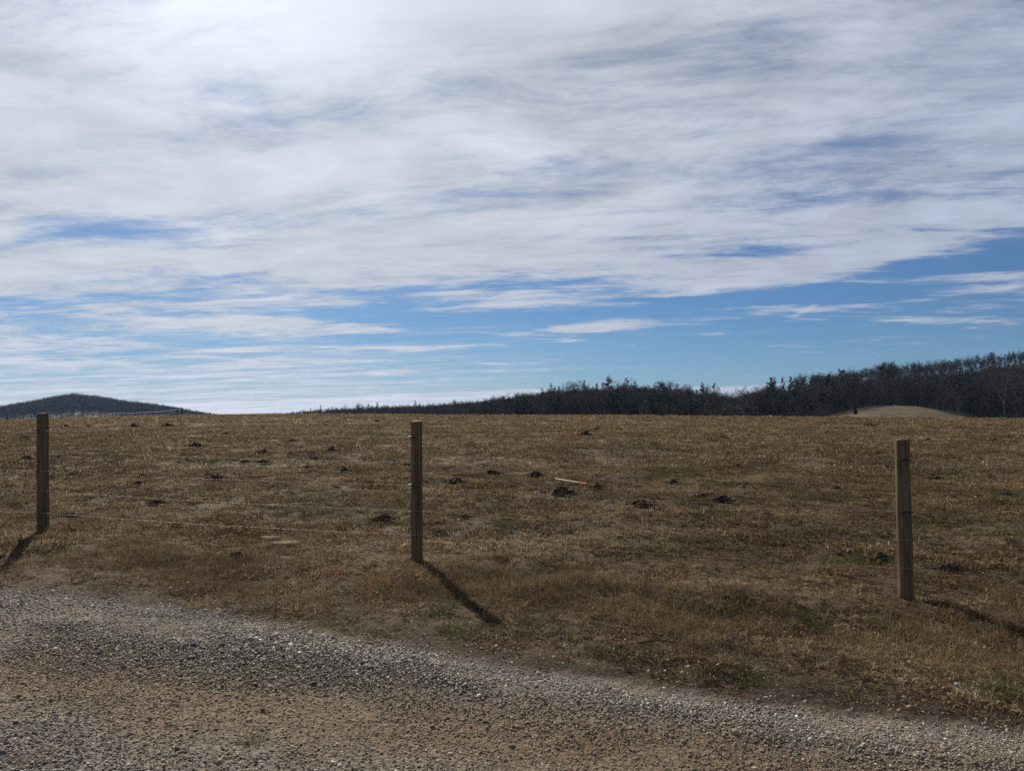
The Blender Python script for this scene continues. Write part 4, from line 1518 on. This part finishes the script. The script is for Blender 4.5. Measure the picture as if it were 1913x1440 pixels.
# trees one can point to
SPECIAL = [
    ('pine_tree', 1440, 335, 704, 0, 1.05, 'broad dark pine standing right of the dip in the wood skyline'),
    ('pine_tree', 1476, 345, 702, 3, 0.95, 'dark pine next right of the broad pine beside the skyline dip'),
    ('pine_tree', 1500, 350, 703, 1, 1.0, 'dark pine with high crown, third right of the skyline dip'),
    ('pine_tree', 1575, 345, 690, 0, 1.35, 'big round-headed dark pine above the left end of the pasture knoll'),
    ('pine_tree', 1547, 350, 699, 3, 1.1, 'dark pine just left of the big round-headed one over the knoll'),
    ('pine_tree', 1652, 360, 676, 1, 1.2, 'tall dark pine rising over the top of the pasture knoll'),
    ('pine_tree', 1668, 372, 678, 2, 1.0, 'second tall pine just right of the one over the knoll'),
    ('pine_tree', 1826, 505, 661, 5, 1.1, 'flat-topped pine on the ridge with sky showing between its trunk and neighbours'),
    ('pine_tree', 1853, 520, 657, 0, 1.25, 'large dark pine crowning the ridge near the right edge'),
    ('pine_tree', 1893, 530, 656, 1, 1.15, 'large ridge pine at the right edge of the picture'),
    ('pine_tree', 1170, 400, 705, 1, 0.9, 'pointed pine, the highest on the skyline of the middle wood'),
    ('pine_tree', 1312, 385, 712, 5, 0.45, 'thin pine with a lone tuft on top left of the skyline dip'),
    ('pine_tree', 1335, 380, 715, 1, 0.85, 'dark pine on the left brink of the skyline dip'),
    ('cedar_tree', 1205, 300, 737, 0, 1.05, 'pale green cone-shaped conifer at the front of the middle wood'),
    ('bare_shrub', 1370, 296, 741, 0, 1.5, 'large rounded grey thicket below the skyline dip'),
    ('bare_shrub', 1340, 298, 744, 1, 1.3, 'rounded grey thicket next left of the largest one below the dip'),
    ('bare_shrub', 1250, 298, 747, 2, 1.3, 'grey twiggy thicket right of the pale conifer'),
    ('bare_shrub', 1500, 262, 754, 3, 1.3, 'low grey thicket at the left foot of the pasture knoll'),
    ('bare_shrub', 1532, 256, 762, 1, 1.2, 'small twiggy bush at the left tip of the pasture knoll'),
    ('bare_shrub', 1835, 262, 745, 0, 1.5, 'wide brown thicket right of the bushy evergreen by the knoll'),
    ('pine_tree', 1808, 262, 742, 3, 1.0, 'dark bushy evergreen at the right foot of the pasture knoll'),
    ('evergreen_shrub', 1598, 246, 766.5, 0, 1.3, 'small round dark bush alone on the pasture knoll'),
]
for kind, px, dep, top, var, sx_, lab in SPECIAL:
    plant(kind, px, dep, top, lab, GROUPS[zone(px)] if 'alone' not in lab else None, var, sx_)

# skyline trees
px = 518.0
while px < 1925:
    dep, foot = crest_of(px)
    dep *= tg.uniform(0.93, 1.03)
    z_ = zone(px)
    top = float(np.interp(px, SKX, SKY_Y)) + (tg.uniform(-9, -1) if tg.random() < 0.3 else tg.uniform(0, 10)) * (1.0 if px > 950 else 0.55)
    if z_ == 'right':
        kind = 'pine_tree' if tg.random() < 0.45 else 'bare_tree'
    elif px < 640:
        kind = 'pine_tree' if tg.random() < 0.35 else 'bare_tree'
    else:
        kind = 'pine_tree' if tg.random() < 0.62 else 'bare_tree'
    if 1345 < px < 1420:
        kind = 'bare_tree'
    if px > 1500 and kind == 'bare_tree':
        top -= 2
    plant(kind, px, dep, top, '%s %s, %s' % (WORD[kind], PLACE_S[z_], spot(px)), GROUPS[z_], None, 1.3 if kind == 'pine_tree' and px > 1480 else 1.1)
    px += tg.uniform(4.5, 9.5) if px > 1480 else tg.uniform(7.0, 12.0) if px > 900 else tg.uniform(7.5, 12)
# front edge of the wood
px = 530.0
while px < 1925:
    dep, foot = crest_of(px)
    if 1530 < px < 1790:
        foot = float(knoll_edge(px))
    dep = foot * (tg.uniform(0.97, 1.06) if not 1530 < px < 1790 else tg.uniform(1.0, 1.05))
    z_ = zone(px)
    sk = float(np.interp(px, SKX, SKY_Y))
    r_ = tg.random()
    kind = 'bare_tree' if r_ < 0.42 else 'pine_tree' if r_ < 0.68 else 'bare_shrub'
    if kind == 'bare_shrub':
        top = 776 - (tg.uniform(18, 34) if px > 950 else tg.uniform(6, 14))
        if 1530 < px < 1790:
            top = 752 - tg.uniform(12, 22)
    else:
        top = sk + (775 - sk) * tg.uniform(0.14, 0.5)
    plant(kind, px, dep, top, '%s %s, %s' % (WORD[kind], PLACE_F[z_], spot(px)), GROUPS[z_], None, 1.1, 0.4, 1.25)
    px += tg.uniform(10, 18)

# ridge of the far hill
px = -15.0
while px < 400:
    tl = (px - CX) / FPX
    gm = float(np.interp(tl, LT, LM))
    x = (px - CX) / FPX * (LY * 1.01)
    top = float(np.interp(px, [-20, 0, 60, 100, 135, 180, 240, 300, 350, 395], [768, 765, 755, 747, 742, 747, 755, 762, 768, 775])) + tg.normal(0.5, 1.3)
    plant('bare_tree', px, LY * 1.01, top, 'bare tree on the far blue hill, %s' % ('left of the left post' if px < 66 else 'behind the head of the left post' if px < 92 else 'round the summit' if px < 175 else 'on the slope down right of the summit' if px < 290 else 'at the low right end with sky between trunks'), GROUPS['hill'], None, 0.9, 0.5, 1.6)
    px += tg.uniform(3.6, 6.5)

# the masses behind: too many to count
jc = proto_collection('tree_kinds', [L_[2] for k_ in ('bare_tree', 'pine_tree', 'bare_shrub') for L_ in KIND[k_]])
# collection children are read in name order: bare_shrub 0-3, bare_tree 4-9, pine_tree 10-15
n = 5200
px = tg.uniform(520, 2080, n)
t_ = (px - CX) / FPX
foot, crest = np.interp(t_, HT, HF), np.interp(t_, HT, HC) - np.interp(px, [1500, 1620, 2100], [0, 40, 45])
foot = np.where((px > 1530) & (px < 1790), knoll_edge(px) + 3, foot)
u_ = tg.random(n)
Y = foot * 1.01 + (crest - foot) * u_ ** 0.9
X = t_ * Y
u2 = tg.random(n)
pine_share = np.where(px > 1640, 0.14, np.where(px > 1000, 0.42, 0.4))
kind = np.where(u2 < pine_share, 2, np.where((u2 > 0.85) & (u_ < 0.25), 0, 1))
idx = np.where(kind == 2, 10 + tg.integers(0, 6, n), np.where(kind == 0, tg.integers(0, 4, n), 4 + tg.integers(0, 6, n)))
zt = height(X, Y)
zm = np.where(kind == 2, 18.0, np.where(kind == 0, 7.0, 15.0))
sky_y = np.interp(px, SKX, SKY_Y) + np.interp(px, [500, 900, 1000, 1450, 1600, 1900], [4, 6, 10, 10, 15, 16]) + tg.uniform(0, 1, n) ** 0.6 * np.interp(px, [500, 950, 1100, 1500, 1650, 1900], [6, 8, 22, 24, 28, 26])
mx = (EYE + (ray(0, 0)[1] * 0 + (790 - sky_y) / FPX) * Y - zt) / zm
sc = np.minimum(tg.uniform(0.62, 1.0, n), np.maximum(mx, 0.25))
# a loose row of further trees along the ridge, sky showing between their trunks
nr2 = 230
pr2 = tg.uniform(1490, 2080, nr2)
tr2 = (pr2 - CX) / FPX
Y2 = np.interp(tr2, HT, HC) * tg.uniform(0.95, 1.06, nr2)
X2 = tr2 * Y2
z2 = height(X2, Y2)
k2 = np.where(tg.random(nr2) < 0.30, 10 + tg.integers(0, 6, nr2), 4 + tg.integers(0, 6, nr2))
top2 = EYE + (790 - (np.interp(pr2, SKX, SKY_Y) + tg.uniform(0, 11, nr2))) / FPX * Y2
s2 = np.clip((top2 - z2) / np.where(k2 > 9, 18.0, 14.0), 0.35, 1.3)
X, Y, zt, sc, idx = (np.concatenate(q) for q in ((X, X2), (Y, Y2), (zt, z2), (sc, s2), (idx, k2)))
n = len(X)
scatter('woodland', np.stack([X, Y, zt], -1), np.stack([0 * X, 0 * X, tg.random(n) * 6.283], -1), np.stack([sc * 1.05, sc * 1.05, sc], -1), idx, jc,
        'dense mixed wood of bare trees and pines behind the field')
n = 8200
px = tg.uniform(-760, 436, n)
t_ = (px - CX) / FPX
Y = LY - 330 * tg.random(n) ** 1.2
X = t_ * Y
zt = height(X, Y)
sc = tg.uniform(0.75, 1.1, n) * np.interp(px, [290, 425], [1.0, 0.55])
scatter('hillside_woodland', np.stack([X, Y, zt], -1), np.stack([0 * X, 0 * X, tg.random(n) * 6.283], -1), np.stack([sc, sc, sc], -1), 4 + tg.integers(0, 6, n), jc,
        'bare woodland clothing the far blue hill')

# ------------------------------------------------------------------ thin blue winter air
hm = bpy.data.materials.new('winter_haze')
hm.use_nodes = True
ht_ = hm.node_tree
ht_.nodes.clear()
ho = ht_.nodes.new('ShaderNodeOutputMaterial')
pv = ht_.nodes.new('ShaderNodeVolumePrincipled')
pv.inputs['Color'].default_value = (0.40, 0.60, 1.0, 1)
pv.inputs['Density'].default_value = 0.00005
pv.inputs['Anisotropy'].default_value = 0.2
ht_.links.new(pv.outputs[0], ho.inputs['Volume'])
zlo, zhi = float(verts[:, 2].min()) - 1.0, 100.0
B = 1720.0
hv = [(sx_ * B, sy_ * B, z_) for z_ in (zlo, zhi) for sx_, sy_ in ((-1, -1), (1, -1), (1, 1), (-1, 1))]
haze = mesh_obj('haze', hv, [(3, 2, 1, 0), (4, 5, 6, 7), (0, 1, 5, 4), (1, 2, 6, 5), (2, 3, 7, 6), (3, 0, 4, 7)], hm)
tag(haze, 'thin blue haze in the winter air', kind='stuff')
